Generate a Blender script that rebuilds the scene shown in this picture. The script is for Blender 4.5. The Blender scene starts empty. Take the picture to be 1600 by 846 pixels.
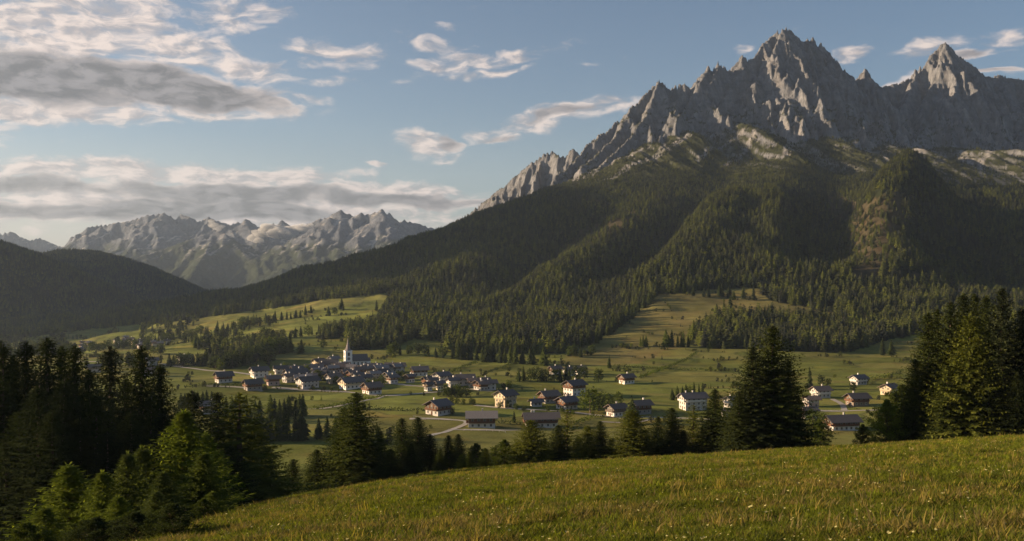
import bpy, math, random
import numpy as np
from math import radians as R, sin, cos, pi

# ------------------------------------------------------------------ camera, world, sun
SC = bpy.context.scene
COL = SC.collection
F = 1500.0            # focal length in photo pixels (photo 1600 x 846)
CX, CY = 800.0, 423.0
rng = np.random.default_rng(7)
random.seed(7)

cam_d = bpy.data.cameras.new('camera')
cam = bpy.data.objects.new('camera', cam_d)
COL.objects.link(cam)
cam.location = (0, 0, 0)
cam.rotation_euler = (R(90), 0, 0)
cam_d.sensor_width = 36.0
cam_d.lens = 36.0 * F / 1600.0
cam_d.clip_start = 0.5
cam_d.clip_end = 60000
SC.camera = cam

SUN_EL = R(13)
SUN_AHEAD = R(5)      # the sun stands to the left and a little ahead of the camera
to_sun = (-cos(SUN_AHEAD) * cos(SUN_EL), sin(SUN_AHEAD) * cos(SUN_EL), sin(SUN_EL))
SUN_STRENGTH = 5.0
SUN_COLOR = (1.0, 0.74, 0.47)
SKY_STRENGTH = 0.054
HAZE_DENSITY = 0.000037

sun_d = bpy.data.lights.new('sun', 'SUN')
sun_d.energy = SUN_STRENGTH
sun_d.angle = R(0.5)
sun_d.color = SUN_COLOR
sun = bpy.data.objects.new('sun', sun_d)
COL.objects.link(sun)
from mathutils import Vector
sun.rotation_euler = (Vector(to_sun)).to_track_quat('Z', 'Y').to_euler()

vs = SC.view_settings
vs.view_transform = 'Standard'
vs.look = 'None'
vs.gamma = 1.0
vs.exposure = 1.38
vs.use_curve_mapping = False
SC.render.engine = 'CYCLES'
cy = SC.cycles
cy.max_bounces = 4
cy.diffuse_bounces = 2
cy.glossy_bounces = 1
cy.transmission_bounces = 2
cy.volume_bounces = 0
cy.transparent_max_bounces = 6
cy.use_denoising = True


def px_dir(px, py):
    """azimuth (0 = ahead, positive right) and elevation of a photo pixel, radians"""
    a = math.atan((px - CX) / F)
    e = math.atan((CY - py) / math.hypot(F, px - CX))
    return a, e


class NT:
    """small helper round a node tree"""
    def __init__(s, tree):
        s.t = tree
        s.t.nodes.clear()

    def n(s, typ, **kw):
        nd = s.t.nodes.new(typ)
        for k, v in kw.items():
            if k.startswith('i_'):
                key = k[2:]
                key = int(key) if key.isdigit() else key.replace('_', ' ')
                nd.inputs[key].default_value = v
            else:
                setattr(nd, k, v)
        return nd

    def l(s, a, b):
        s.t.links.new(a, b)

    def val(s, x, inp):
        if isinstance(x, (int, float)):
            inp.default_value = x
        elif isinstance(x, tuple):
            inp.default_value = x
        else:
            s.l(x, inp)

    def math(s, op, a, b=0.0, c=None, clamp=False):
        nd = s.t.nodes.new('ShaderNodeMath')
        nd.operation = op
        nd.use_clamp = clamp
        s.val(a, nd.inputs[0])
        s.val(b, nd.inputs[1])
        if c is not None:
            s.val(c, nd.inputs[2])
        return nd.outputs[0]

    def mr(s, v, a, b, c=0.0, d=1.0, smooth=True):
        nd = s.t.nodes.new('ShaderNodeMapRange')
        nd.interpolation_type = 'SMOOTHSTEP' if smooth else 'LINEAR'
        s.val(v, nd.inputs['Value'])
        s.val(a, nd.inputs['From Min']); s.val(b, nd.inputs['From Max'])
        s.val(c, nd.inputs['To Min']); s.val(d, nd.inputs['To Max'])
        return nd.outputs[0]

    def mix(s, f, a, b, mode='MIX'):
        nd = s.t.nodes.new('ShaderNodeMix')
        nd.data_type = 'RGBA'
        nd.blend_type = mode
        s.val(f, nd.inputs[0])
        for v, i in ((a, 6), (b, 7)):
            if isinstance(v, tuple):
                nd.inputs[i].default_value = (v + (1.0,))[:4]
            else:
                s.l(v, nd.inputs[i])
        return nd.outputs[2]

    def noise(s, vec, scale, detail=3.0, rough=0.55, dist=0.0, dim='3D'):
        nd = s.t.nodes.new('ShaderNodeTexNoise')
        nd.noise_dimensions = dim
        nd.inputs['Scale'].default_value = scale
        nd.inputs['Detail'].default_value = detail
        nd.inputs['Roughness'].default_value = rough
        nd.inputs['Distortion'].default_value = dist
        if vec is not None:
            s.l(vec, nd.inputs['Vector'])
        return nd.outputs[0]


# ---- clouds: (px, py, half width px, half height px, tilt deg, strength)
# bright broken clouds
CL_BRIGHT = [
    (100, 40, 210, 50, 0, .85), (60, 78, 160, 32, 0, .85), (350, 30, 110, 40, 10, .55),
    (205, 20, 80, 40, 0, .75), (270, 78, 130, 34, -6, .75), (385, 108, 100, 20, -6, .72), (90, 175, 190, 24, 0, .8),
    (330, 172, 160, 20, 0, .78), (480, 157, 50, 9, -4, .55), (100, 120, 260, 40, 0, .55),
    (520, 80, 110, 22, -6, .62), (540, 98, 90, 16, 4, .6), (530, 130, 70, 10, 4, .42), (680, 70, 70, 16, -5, .48), (720, 100, 130, 20, 8, .62),
    (800, 92, 110, 14, 12, .62), (640, 128, 30, 8, 8, .35), (760, 118, 110, 8, 10, .50), (690, 45, 40, 9, 0, .40),
    (120, 222, 40, 6, 0, .45), (590, 257, 20, 7, 0, .42), (740, 12, 22, 6, 0, .35),
    (660, 222, 50, 26, -12, .80), (770, 215, 65, 14, 6, .62), (700, 246, 34, 12, 0, .45),
    (880, 180, 140, 22, 12, .78), (980, 162, 60, 10, 10, .5),
    (1330, 85, 40, 15, 4, .58), (1455, 72, 60, 16, 12, .55), (1565, 60, 45, 15, 0, .52), (1420, 122, 60, 10, 22, .60),
    (1170, 74, 22, 9, 6, .42), (1560, 115, 50, 10, 0, .35), (930, 98, 50, 5, 10, .3), (1245, 42, 30, 5, 0, .25),
    (200, 268, 280, 24, 0, .85), (30, 250, 90, 16, 0, .50), (380, 278, 260, 26, 0, .8), (620, 300, 170, 26, -4, .8),
    (300, 320, 520, 48, -2, 1.05), (60, 330, 220, 24, 0, .66), (560, 345, 260, 14, -2, .55), (430, 360, 90, 18, 0, .50),
    (1530, 82, 60, 8, 0, .35), (-300, 200, 300, 120, 0, .7), (2000, 150, 260, 60, 0, .5), (1900, 330, 400, 40, 0, .5),
    (-500, 330, 600, 50, 0, .8), (700, -500, 500, 60, 5, .5), (1700, -300, 300, 50, -5, .5), (0, -250, 400, 70, 0, .6),
]
# dark shaded bellies
CL_DARK = [
    (60, 118, 170, 36, 0, .80), (240, 135, 230, 34, -5, .95), (100, 145, 200, 26, 0, .7),
    (380, 152, 70, 12, -6, .5), (60, 290, 210, 18, 0, .6), (90, 333, 190, 16, -3, .75), (330, 300, 300, 18, 0, .7), (620, 312, 190, 16, -3, .72),
    (330, 328, 270, 20, 0, .85), (692, 222, 26, 16, -10, .62), (880, 178, 80, 12, 12, .65), (1500, 84, 70, 9, 0, .55), (775, 222, 50, 8, 4, .5),
    (1010, 160, 40, 6, 10, .35), (1560, 112, 50, 5, 0, .5),
]


def build_world():
    w = bpy.data.worlds.new('World')
    SC.world = w
    w.use_nodes = True
    N = NT(w.node_tree)
    out = N.n('ShaderNodeOutputWorld')
    bg = N.n('ShaderNodeBackground')
    bg.inputs['Strength'].default_value = SKY_STRENGTH
    N.l(bg.outputs[0], out.inputs['Surface'])
    sky = N.n('ShaderNodeTexSky')
    sky.sky_type = 'NISHITA'
    sky.sun_disc = False
    sky.sun_elevation = SUN_EL
    sky.sun_rotation = -(pi / 2 - SUN_AHEAD)
    sky.altitude = 900
    sky.air_density = 1.0
    sky.dust_density = 1.5
    sky.ozone_density = 1.5
    tc = N.n('ShaderNodeTexCoord')
    sep = N.n('ShaderNodeSeparateXYZ')
    N.l(tc.outputs['Generated'], sep.inputs[0])
    az = N.math('ARCTAN2', sep.outputs[0], sep.outputs[1])
    el = N.math('ARCSINE', sep.outputs[2])
    comb = N.n('ShaderNodeCombineXYZ')
    N.l(az, comb.inputs[0]); N.l(el, comb.inputs[1])
    P = comb.outputs[0]
    # a soft large warp so that no outline stays an ellipse
    wn = N.n('ShaderNodeTexNoise'); wn.inputs['Scale'].default_value = 16; wn.inputs['Detail'].default_value = 3
    strm = N.n('ShaderNodeMapping'); strm.inputs['Scale'].default_value = (1.0, 2.2, 1)
    N.l(P, strm.inputs[0])
    N.l(strm.outputs[0], wn.inputs['Vector'])
    sub = N.n('ShaderNodeVectorMath', operation='SUBTRACT'); N.l(wn.outputs['Color'], sub.inputs[0]); sub.inputs[1].default_value = (.5, .5, .5)
    mul = N.n('ShaderNodeVectorMath', operation='MULTIPLY'); N.l(sub.outputs[0], mul.inputs[0]); mul.inputs[1].default_value = (.060, .024, 0)
    add = N.n('ShaderNodeVectorMath', operation='ADD'); N.l(P, add.inputs[0]); N.l(mul.outputs[0], add.inputs[1])
    PW = add.outputs[0]

    def field(lst):
        tot = None
        for (px, py, hw, hh, rot, st) in lst:
            a, e = px_dir(px, py)
            m = N.n('ShaderNodeMapping', vector_type='TEXTURE')
            m.inputs['Location'].default_value = (a, e, 0)
            m.inputs['Rotation'].default_value = (0, 0, R(rot))
            m.inputs['Scale'].default_value = (hw / F * cos(a) ** 1, hh / F, 1)
            N.l(PW, m.inputs[0])
            ln = N.n('ShaderNodeVectorMath', operation='LENGTH'); N.l(m.outputs[0], ln.inputs[0])
            v = N.mr(ln.outputs['Value'], 0.25, 1.35, st, 0.0)
            tot = v if tot is None else N.math('MAXIMUM', tot, v)
        return tot
    fb = field(CL_BRIGHT)
    fd = field(CL_DARK)
    # cloud texture: puffs stretched along the horizon
    sm = N.n('ShaderNodeMapping'); sm.inputs['Scale'].default_value = (1.0, 2.6, 1)
    N.l(PW, sm.inputs[0])
    n1 = N.noise(sm.outputs[0], 30, 10, .60)
    n2 = N.noise(sm.outputs[0], 9, 3, .5)
    # the same texture looked up a little nearer the sun gives lit edges
    so = N.n('ShaderNodeMapping'); so.inputs['Scale'].default_value = (1.0, 2.6, 1); so.inputs['Location'].default_value = (-.012, .010, 0)
    N.l(PW, so.inputs[0])
    n3 = N.noise(so.outputs[0], 30, 6, .58)
    dens = N.math('ADD', fb, N.math('MULTIPLY', N.math('SUBTRACT', n1, .5), 1.8))
    dens = N.math('ADD', dens, N.math('MULTIPLY', N.math('SUBTRACT', n2, .5), .6))
    alpha = N.mr(dens, .20, .88)
    alpha = N.math('MULTIPLY', alpha, N.mr(fb, .02, .3))
    dd = N.math('ADD', fd, N.math('MULTIPLY', N.math('SUBTRACT', n2, .5), .9))
    dd = N.math('ADD', dd, N.math('MULTIPLY', N.math('SUBTRACT', n1, .5), 1.1))
    dark = N.mr(dd, .22, .72)
    alpha2 = N.math('MAXIMUM', alpha, N.math('MULTIPLY', N.mr(dd, .12, .5), N.mr(fd, .02, .25)))
    relief = N.mr(N.math('SUBTRACT', n1, n3), -.14, .14)
    lit = N.mix(relief, (3.2, 2.9, 2.9), (6.6, 5.5, 4.9))
    belly = N.mix(relief, (.80, .77, .84), (2.1, 1.95, 2.0))
    ccol = N.mix(dark, lit, belly)
    # towards the horizon clouds lie in warm air
    hz = N.mr(el, 0.0, .10, 1.0, 0.0)
    skyc = sky.outputs[0]
    # pale veil low in the sky, warmer on the sun's side
    sunside = N.mr(az, -0.75, 0.35, 1.0, 0.0)
    veil_col = N.mix(sunside, (2.5, 3.0, 3.5), (5.4, 4.7, 4.2))
    veil = N.math('MULTIPLY', N.mr(el, -.02, .17, 1.0, 0.0), N.mr(sunside, 0, 1, .35, .75))
    base = N.mix(veil, N.mix(1.0, skyc, SKY_TINT, 'MULTIPLY'), veil_col)
    fin = N.mix(N.math('MULTIPLY', alpha2, .93), base, ccol)
    N.l(fin, bg.inputs['Color'])


SKY_TINT = (0.72, 0.75, 0.80)
build_world()

# ------------------------------------------------------------------ noise in numpy


def _hash(ix, iy, seed):
    h = (ix.astype(np.int64) * 374761393 + iy.astype(np.int64) * 668265263 + seed * 982451653) & 0xffffffff
    h = ((h ^ (h >> 13)) * 1274126177) & 0xffffffff
    return (h ^ (h >> 16)) & 0xffffffff


def perlin(x, y, seed=0):
    x = np.asarray(x, float); y = np.asarray(y, float)
    ix = np.floor(x); iy = np.floor(y)
    fx = x - ix; fy = y - iy
    u = fx * fx * fx * (fx * (fx * 6 - 15) + 10)
    v = fy * fy * fy * (fy * (fy * 6 - 15) + 10)

    def g(dx, dy):
        a = _hash(ix + dx, iy + dy, seed) * (2 * pi / 4294967296.0)
        return np.cos(a) * (fx - dx) + np.sin(a) * (fy - dy)
    a = g(0, 0); b = g(1, 0); c = g(0, 1); d = g(1, 1)
    return (a + (b - a) * u + (c - a) * v + (a - b - c + d) * u * v) * 1.5


def fbm(x, y, oct=4, gain=.5, seed=0):
    t = 0; amp = 1.0; s = 0
    for o in range(oct):
        t = t + amp * perlin(x * 2 ** o + 17.3 * o, y * 2 ** o - 9.1 * o, seed + o)
        s += amp; amp *= gain
    return t / s


def ridged(x, y, oct=4, gain=.5, seed=0):
    t = 0; amp = 1.0; s = 0; w = 1.0
    for o in range(oct):
        r = 1 - np.abs(perlin(x * 2 ** o + 31.7 * o, y * 2 ** o + 7.7 * o, seed + o))
        r = r * r * w
        t = t + amp * r; s += amp; amp *= gain
        w = np.clip(r * 1.5, 0, 1)
    return t / s          # 0..1, 1 on the ridge lines


def sstep(x, a, b):
    t = np.clip((x - a) / (b - a), 0, 1)
    return t * t * (3 - 2 * t)


def parcels(x, y, sx, sy, seed=400):
    """irregular plots: a tone 0..1 for each plot and the nearness to its border"""
    u = x / sx + .25 * fbm(x / 60, y / 60, 2, seed=seed); v = y / sy + .25 * fbm(x / 60 + 9, y / 60, 2, seed=seed + 1)
    iu = np.floor(u); iv = np.floor(v)
    b1 = np.full(u.shape, 9.0); b2 = np.full(u.shape, 9.0); t = np.zeros(u.shape)
    for a in (-1, 0, 1):
        for b in (-1, 0, 1):
            hx = _hash(iu + a, iv + b, seed) / 4294967296.0; hy = _hash(iu + a, iv + b, seed + 7) / 4294967296.0
            d = np.hypot(iu + a + hx - u, iv + b + hy - v)
            nb = d < b1
            b2 = np.where(nb, b1, np.minimum(b2, d)); t = np.where(nb, (hx * 5.7 + hy * 3.1) % 1.0, t); b1 = np.minimum(b1, d)
    return t, b2 - b1


def P3(px, py, Y):
    return ((px - CX) / F * Y, Y, (CY - py) / F * Y)


def proj(x, y, z):
    yy = np.maximum(y, 1e-3)
    return CX + F * x / yy, CY - F * z / yy


def inpoly(px, py, poly):
    ins = np.zeros(np.shape(px), bool)
    n = len(poly)
    for i in range(n):
        x0, y0 = poly[i]; x1, y1 = poly[(i + 1) % n]
        if y0 == y1:
            continue
        c = ((y0 > py) != (y1 > py)) & (px < (x1 - x0) * (py - y0) / (y1 - y0) + x0)
        ins ^= c
    return ins


# ------------------------------------------------------------------ the shape of the land
CTRL = []
for c in [
    # valley floor
    (500, 700, 430), (684, 650, 545), (790, 636, 585), (755, 668, 505), (980, 600, 705), (552, 572, 850), (345, 597, 715), (290, 565, 890),
    (1100, 650, 560), (1340, 640, 575), (1340, 602, 700), (1250, 600, 710), (640, 590, 750), (850, 590, 745), (480, 605, 690),
    # meadows rising on the left
    (450, 530, 1080), (500, 505, 1230), (430, 495, 1350), (560, 470, 1440), (380, 515, 1250), (300, 530, 1250), (250, 545, 1080),
    (250, 510, 1550), (150, 525, 1500), (120, 510, 1900), (50, 520, 1900), (100, 498, 2500), (240, 488, 2600),
    (180, 560, 950), (60, 560, 980), (600, 535, 1020), (700, 550, 950), (800, 560, 920),
    # crest of the forest ridge
    (270, 488, 2650), (330, 471, 2600), (400, 452, 2500), (500, 419, 2400), (600, 392, 2350), (700, 358, 2300), (800, 324, 2300), (900, 298, 2350),
    # slope under it
    (600, 430, 1850), (700, 420, 1850), (800, 420, 1800), (700, 480, 1400), (800, 490, 1350), (900, 420, 1750), (900, 490, 1300), (500, 450, 1800), (400, 470, 1900),
    (1000, 400, 1750), (1000, 330, 2080), (1100, 400, 1700), (1100, 330, 2020), (1200, 400, 1650), (1200, 330, 1950), (1280, 430, 1620), (1350, 440, 1480),
    (1400, 350, 1720), (1420, 285, 1960), (1600, 430, 1600), (1600, 350, 1950), (1500, 320, 2080), (1600, 290, 2300), (1300, 350, 1980), (1290, 280, 2250),
    # clearing
    (1050, 462, 1330), (1150, 452, 1390), (1180, 490, 1200), (1000, 520, 1080), (1000, 545, 970), (1100, 540, 985), (1100, 570, 880), (900, 550, 955), (1300, 565, 890),
    (1350, 550, 960), (1400, 545, 985), (1300, 495, 1200), (1450, 505, 1160), (1500, 470, 1280), (1600, 530, 1010), (1600, 480, 1260),
    # foot of the rock
    (1000, 262, 2420), (1050, 250, 2470), (1000, 242, 2540), (1050, 218, 2600), (1100, 200, 2680), (1150, 200, 2700), (960, 262, 2500), (1150, 242, 2520), (1250, 222, 2600), (1350, 225, 2700), (1450, 232, 2780), (1550, 244, 2820), (1700, 230, 2800),
]:
    CTRL.append(P3(*c))
for w in [(-400, 380, -84), (-200, 400, -84), (0, 420, -83), (200, 420, -83), (400, 430, -83), (0, 650, -83), (300, 620, -83), (-800, 600, -88), (-1200, 900, -98),
          (-1600, 1600, -115), (-2600, 2200, -90), (-2500, 1000, -60), (-1500, 0, -80), (1500, 1500, 40), (1300, 900, -30), (1000, 400, -60), (2200, 2200, 330), (2400, 1000, 150),
          (-1800, 3200, -150), (-900, 3600, -170), (-300, 3300, -140), (200, 3300, 0), (-2500, 5000, -170), (-1000, 6000, -170), (0, 5000, -120), (1500, 4500, 100), (3000, 4000, 300),
          (-6000, 6000, -100), (-3000, 10000, -170), (3000, 10000, 0), (6000, 5000, 200), (5000, 0, 100), (0, -2000, 20), (-5000, -3000, 0), (5000, -5000, 100), (0, -9000, 100),
          (-9000, 0, 0), (0, 0, -60), (0, 200, -83), (-12000, 12000, 0), (12000, 12000, 0), (12000, -8000, 100), (-12000, -8000, 100)]:
    CTRL.append(w)
CTRL = np.array(CTRL)


def _tps_fit():
    p = CTRL[:, :2] / 1000.0
    n = len(p)
    d2 = ((p[:, None] - p[None]) ** 2).sum(-1)
    K = np.where(d2 > 0, d2 * np.log(d2 + 1e-12) * .5, 0) + np.eye(n) * 2e-4
    A = np.zeros((n + 3, n + 3))
    A[:n, :n] = K
    A[:n, n] = 1; A[:n, n + 1:] = p
    A[n, :n] = 1; A[n + 1:, :n] = p.T
    b = np.concatenate([CTRL[:, 2], [0, 0, 0]])
    return np.linalg.solve(A, b), p


TW, TP = _tps_fit()


def base_surface(x, y):
    X = np.ravel(x) / 1000.0; Y = np.ravel(y) / 1000.0
    out = TW[-3] + TW[-2] * X + TW[-1] * Y
    for i in range(len(TP)):
        d2 = (X - TP[i, 0]) ** 2 + (Y - TP[i, 1]) ** 2 + 1e-12
        out = out + TW[i] * d2 * np.log(d2) * .5
    return np.clip(out.reshape(np.shape(x)), -220, 700)


def densify(pts, step):
    out = []
    for a, b in zip(pts[:-1], pts[1:]):
        a = np.array(a, float); b = np.array(b, float)
        n = max(1, int(np.linalg.norm(b - a) / step))
        for k in range(n):
            out.append(a + (b - a) * k / n)
    out.append(np.array(pts[-1], float))
    return np.array(out)


def cones(x, y, crest, gd, gz, mult=None):
    """upper envelope of the flanks that fall away from a crest line"""
    best = np.full(x.shape, -1e9)
    for (cx, cyy, cz) in crest:
        d = np.hypot(x - cx, y - cyy)
        g = np.interp(d, gd, gz)
        if mult is not None:
            g = g + mult * np.clip(g / 75.0, 0, 1)
        np.maximum(best, cz - g, out=best)
    return best


# ribs and gullies of the forest slope: (points, amplitude, width)
RIBS = [
    ([(1200, 262, 2400), (1150, 330, 2050), (1090, 400, 1700), (1040, 440, 1450)], 34, 85),
    ([(1235, 262, 2350), (1215, 330, 1950), (1210, 400, 1650), (1215, 440, 1450)], 34, 75),
    ([(1060, 285, 2300), (980, 350, 2000), (900, 420, 1750), (800, 490, 1350)], 26, 80),
    ([(1425, 272, 1990), (1400, 330, 1800), (1370, 400, 1570), (1360, 450, 1420)], 66, 100),
    ([(1560, 350, 1950), (1600, 420, 1640)], 26, 70),
    ([(900, 330, 2150), (800, 380, 1980), (700, 440, 1650)], 18, 70),
]
GULLIES = [
    ([(1120, 262, 2400), (1090, 330, 2050), (1010, 410, 1700), (960, 450, 1500)], 30, 45),
    ([(1290, 275, 2300), (1300, 340, 2000), (1300, 400, 1750), (1290, 450, 1480)], 52, 75),
    ([(1500, 310, 2100), (1520, 370, 1850), (1500, 430, 1560)], 48, 85),
    ([(960, 330, 2100), (860, 410, 1800), (760, 470, 1450)], 20, 45),
    ([(1180, 330, 2000), (1165, 400, 1650)], 18, 35),
]


def bumps(x, y):
    t = np.zeros(x.shape)
    for lst, sg in ((RIBS, 1), (GULLIES, -1)):
        for pts, amp, wd in lst:
            pl = np.array([P3(*p)[:2] for p in pts])
            best = np.full(x.shape, 1e9)
            for a, b in zip(pl[:-1], pl[1:]):
                ab = b - a
                tt = np.clip(((x - a[0]) * ab[0] + (y - a[1]) * ab[1]) / (ab @ ab), 0, 1)
                d = np.hypot(x - a[0] - tt * ab[0], y - a[1] - tt * ab[1])
                np.minimum(best, d, out=best)
            t += sg * amp * np.exp(-(best / wd) ** 2)
    return t


HILLS_L = densify([P3(*p) for p in [(-420, 300, 2900), (-260, 320, 2900), (-120, 345, 2950), (-50, 368, 3000), (0, 388, 3000), (30, 406, 3000), (70, 436, 2950), (110, 470, 2850)]], 60)
HILLS_B = densify([P3(*p) for p in [(-150, 372, 4300), (-40, 404, 4300), (35, 404, 4200), (65, 394, 4200), (100, 390, 4200), (135, 393, 4150), (170, 401, 4100), (210, 418, 4050), (260, 442, 4000), (320, 469, 3950), (370, 485, 3900)]], 60)
SUN_BLOCK = densify([(-3350, 2300, 960), (-3350, 2600, 1040), (-3300, 3000, 1020), (-3500, 3500, 900), (-4000, 4100, 600)], 80)  # unseen mountain added off frame left, to shade the forest ridge and left hills

GD = [0, 60, 200, 500, 1000, 2500]
GZ = [0, 8, 60, 220, 480, 1250]

# crest of the rocky massif, photo pixels and distance
CREST_BACK = [(700, 352, 3350), (725, 336, 3300), (752, 316, 3300), (790, 288, 3250), (812, 268, 3250), (832, 253, 3200), (850, 240, 3200), (862, 235, 3200), (874, 243, 3150), (886, 241, 3150), (896, 231, 3100), (908, 240, 3100)]
CREST_MAIN = [(868, 272, 2560), (884, 262, 2600), (900, 248, 2640), (915, 228, 2680), (927, 214, 2700), (934, 208, 2700), (948, 204, 2720), (962, 188, 2740), (972, 186, 2750), (985, 166, 2760), (1003, 150, 2780),
              (1012, 138, 2790), (1022, 130, 2800), (1030, 121, 2800), (1039, 131, 2810), (1046, 135, 2820), (1056, 131, 2830), (1068, 129, 2830), (1076, 135, 2840), (1083, 144, 2850),
              (1092, 128, 2860), (1100, 112, 2870), (1107, 100, 2880), (1115, 104, 2880), (1123, 95, 2890), (1130, 100, 2900), (1140, 110, 2920), (1150, 97, 2930), (1161, 84, 2940), (1170, 91, 2940),
              (1180, 86, 2950), (1188, 72, 2970), (1200, 60, 2990), (1208, 52, 3000), (1215, 45, 3000), (1223, 41, 3000), (1232, 42, 3010), (1240, 50, 3010), (1248, 56, 3020), (1255, 66, 3020), (1262, 60, 3030),
              (1269, 57, 3030), (1276, 66, 3040), (1284, 66, 3040), (1292, 76, 3060), (1302, 90, 3070), (1308, 92, 3080), (1318, 110, 3090), (1330, 117, 3110), (1340, 122, 3120), (1346, 112, 3130), (1350, 107, 3130),
              (1356, 115, 3130), (1364, 127, 3150), (1376, 134, 3160), (1390, 132, 3170), (1405, 128, 3180), (1422, 119, 3190), (1431, 107, 3200), (1438, 112, 3200), (1446, 100, 3210), (1458, 82, 3220), (1466, 72, 3230),
              (1476, 65, 3230), (1487, 72, 3230), (1496, 85, 3240), (1504, 90, 3250), (1514, 98, 3260), (1522, 100, 3270), (1536, 116, 3280), (1550, 118, 3290), (1562, 115, 3290), (1575, 120, 3290), (1600, 122, 3300),
              (1640, 130, 3300), (1700, 110, 3300), (1760, 130, 3300), (1850, 160, 3300), (2000, 220, 3200)]
BUTTRESS = [
    [(1223, 44, 2995), (1205, 90, 2930), (1175, 130, 2870), (1140, 170, 2790), (1105, 205, 2700), (1080, 235, 2620)],
    [(1228, 46, 2995), (1238, 100, 2930), (1245, 150, 2860), (1238, 190, 2770), (1232, 222, 2690)],
    [(1200, 62, 2985), (1192, 120, 2900), (1165, 165, 2800), (1160, 215, 2700)],
    [(1262, 62, 3020), (1278, 130, 2930), (1275, 175, 2850), (1272, 215, 2740)],
    [(1302, 92, 3065), (1330, 160, 2960), (1370, 210, 2840), (1390, 235, 2760)],
    [(1123, 97, 2885), (1105, 140, 2810), (1080, 180, 2730), (1050, 215, 2640)],
    [(1107, 102, 2875), (1075, 160, 2770), (1040, 205, 2680), (1010, 238, 2580)],
    [(1030, 124, 2795), (1010, 175, 2720), (985, 210, 2650), (950, 245, 2560)],
    [(985, 168, 2755), (960, 210, 2680), (925, 245, 2590)],
    [(1350, 110, 3125), (1352, 160, 3030), (1345, 200, 2920)],
    [(1476, 68, 3225), (1462, 120, 3150), (1440, 160, 3060), (1445, 195, 2960), (1420, 230, 2860)],
    [(1476, 68, 3225), (1500, 130, 3140), (1520, 180, 3030), (1530, 225, 2920), (1535, 255, 2830)],
    [(1431, 110, 3195), (1415, 155, 3090), (1395, 190, 2980)],
    [(1562, 118, 3285), (1585, 170, 3140), (1600, 220, 2990), (1610, 260, 2880)],
    [(1640, 130, 3290), (1680, 190, 3100), (1700, 240, 2900)],
    [(1269, 60, 3025), (1305, 135, 2945), (1320, 190, 2860)],
    [(1161, 86, 2935), (1150, 125, 2860), (1120, 165, 2780)],
    [(1462, 120, 3150), (1485, 180, 3000), (1490, 240, 2840), (1480, 275, 2700)],
    [(1585, 170, 3140), (1570, 230, 2950), (1560, 275, 2780)],
    [(1330, 160, 2960), (1420, 215, 2850), (1440, 262, 2700)],
]
CB = densify([P3(*p) for p in CREST_BACK], 12)
CM = densify([P3(*p) for p in CREST_MAIN], 9)
for _b in BUTTRESS:      # the toes run a little out into the pasture
    (ax, ay, az), (bx, by, bz) = _b[-2], _b[-1]
    _b.append((bx + (bx - ax) * .5, by + (by - ay) * .42, bz + (bz - az) * .5))
CR = np.concatenate([densify([P3(*p) for p in b], 12) for b in BUTTRESS])
MX0, MX1, MY0, MY1 = -330, 2750, 2250, 3950


def rock_height(x, y):
    """the bare rock of the massif"""
    wx = x + 26 * fbm(x / 90, y / 120, 3, seed=5)
    wy = y + 40 * fbm(x / 110, y / 140, 3, seed=9)
    big = ridged(wx / 150 + .20 * wy / 150, wy / 330, 3, .5, seed=20)
    rib = ridged(wx / 46 - .18 * wy / 46, wy / 190, 4, .55, seed=21)
    fine = ridged(wx / 21 - .2 * wy / 21, wy / 44, 3, .5, seed=33)
    mult = 95 * (.75 - big) + 74 * (.62 - rib) + 26 * (.5 - fine) + 10 * fbm(x / 30, y / 30, 3, seed=41)
    warp = 10 * fbm(x / 24, y / 24, 3, seed=3)
    m1 = cones(x + warp, y, CM, [0, 40, 140, 320, 600, 1200], [0, 74, 220, 420, 640, 1050], mult)
    m2 = cones(x + warp, y, CB, [0, 120, 400, 1200], [0, 170, 420, 1100], mult)
    m3 = cones(x + warp, y, CR, [0, 30, 120, 300, 900], [0, 38, 140, 330, 900], mult * .6) - 4
    m = np.maximum(np.maximum(m1, m2), m3)
    # broken ledges
    st = 17.0
    q = m / st + 1.2 * fbm(x / 70, y / 70, 2, seed=55)
    m = m + st * .30 * (np.sin(2 * pi * q) * .35) * sstep(m, 330, 480)
    return m + 4.0 * fbm(x / 9, y / 9, 2, seed=61)


def near_hill(x, y):
    yy = np.maximum(y, -120.0)
    z = -(2.5 + .170 * yy + .000122 * yy * yy + .0000004 * np.maximum(yy - 150, 0) ** 3) + .06 * x - .00335 * np.minimum(x, 0) ** 2 - .0005 * np.maximum(x - 110, 0) ** 2
    z = z + .30 * fbm(x / 14, y / 14, 3, seed=70) + .13 * fbm(x / 2.6, y / 2.6, 2, seed=71)
    return z


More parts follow.
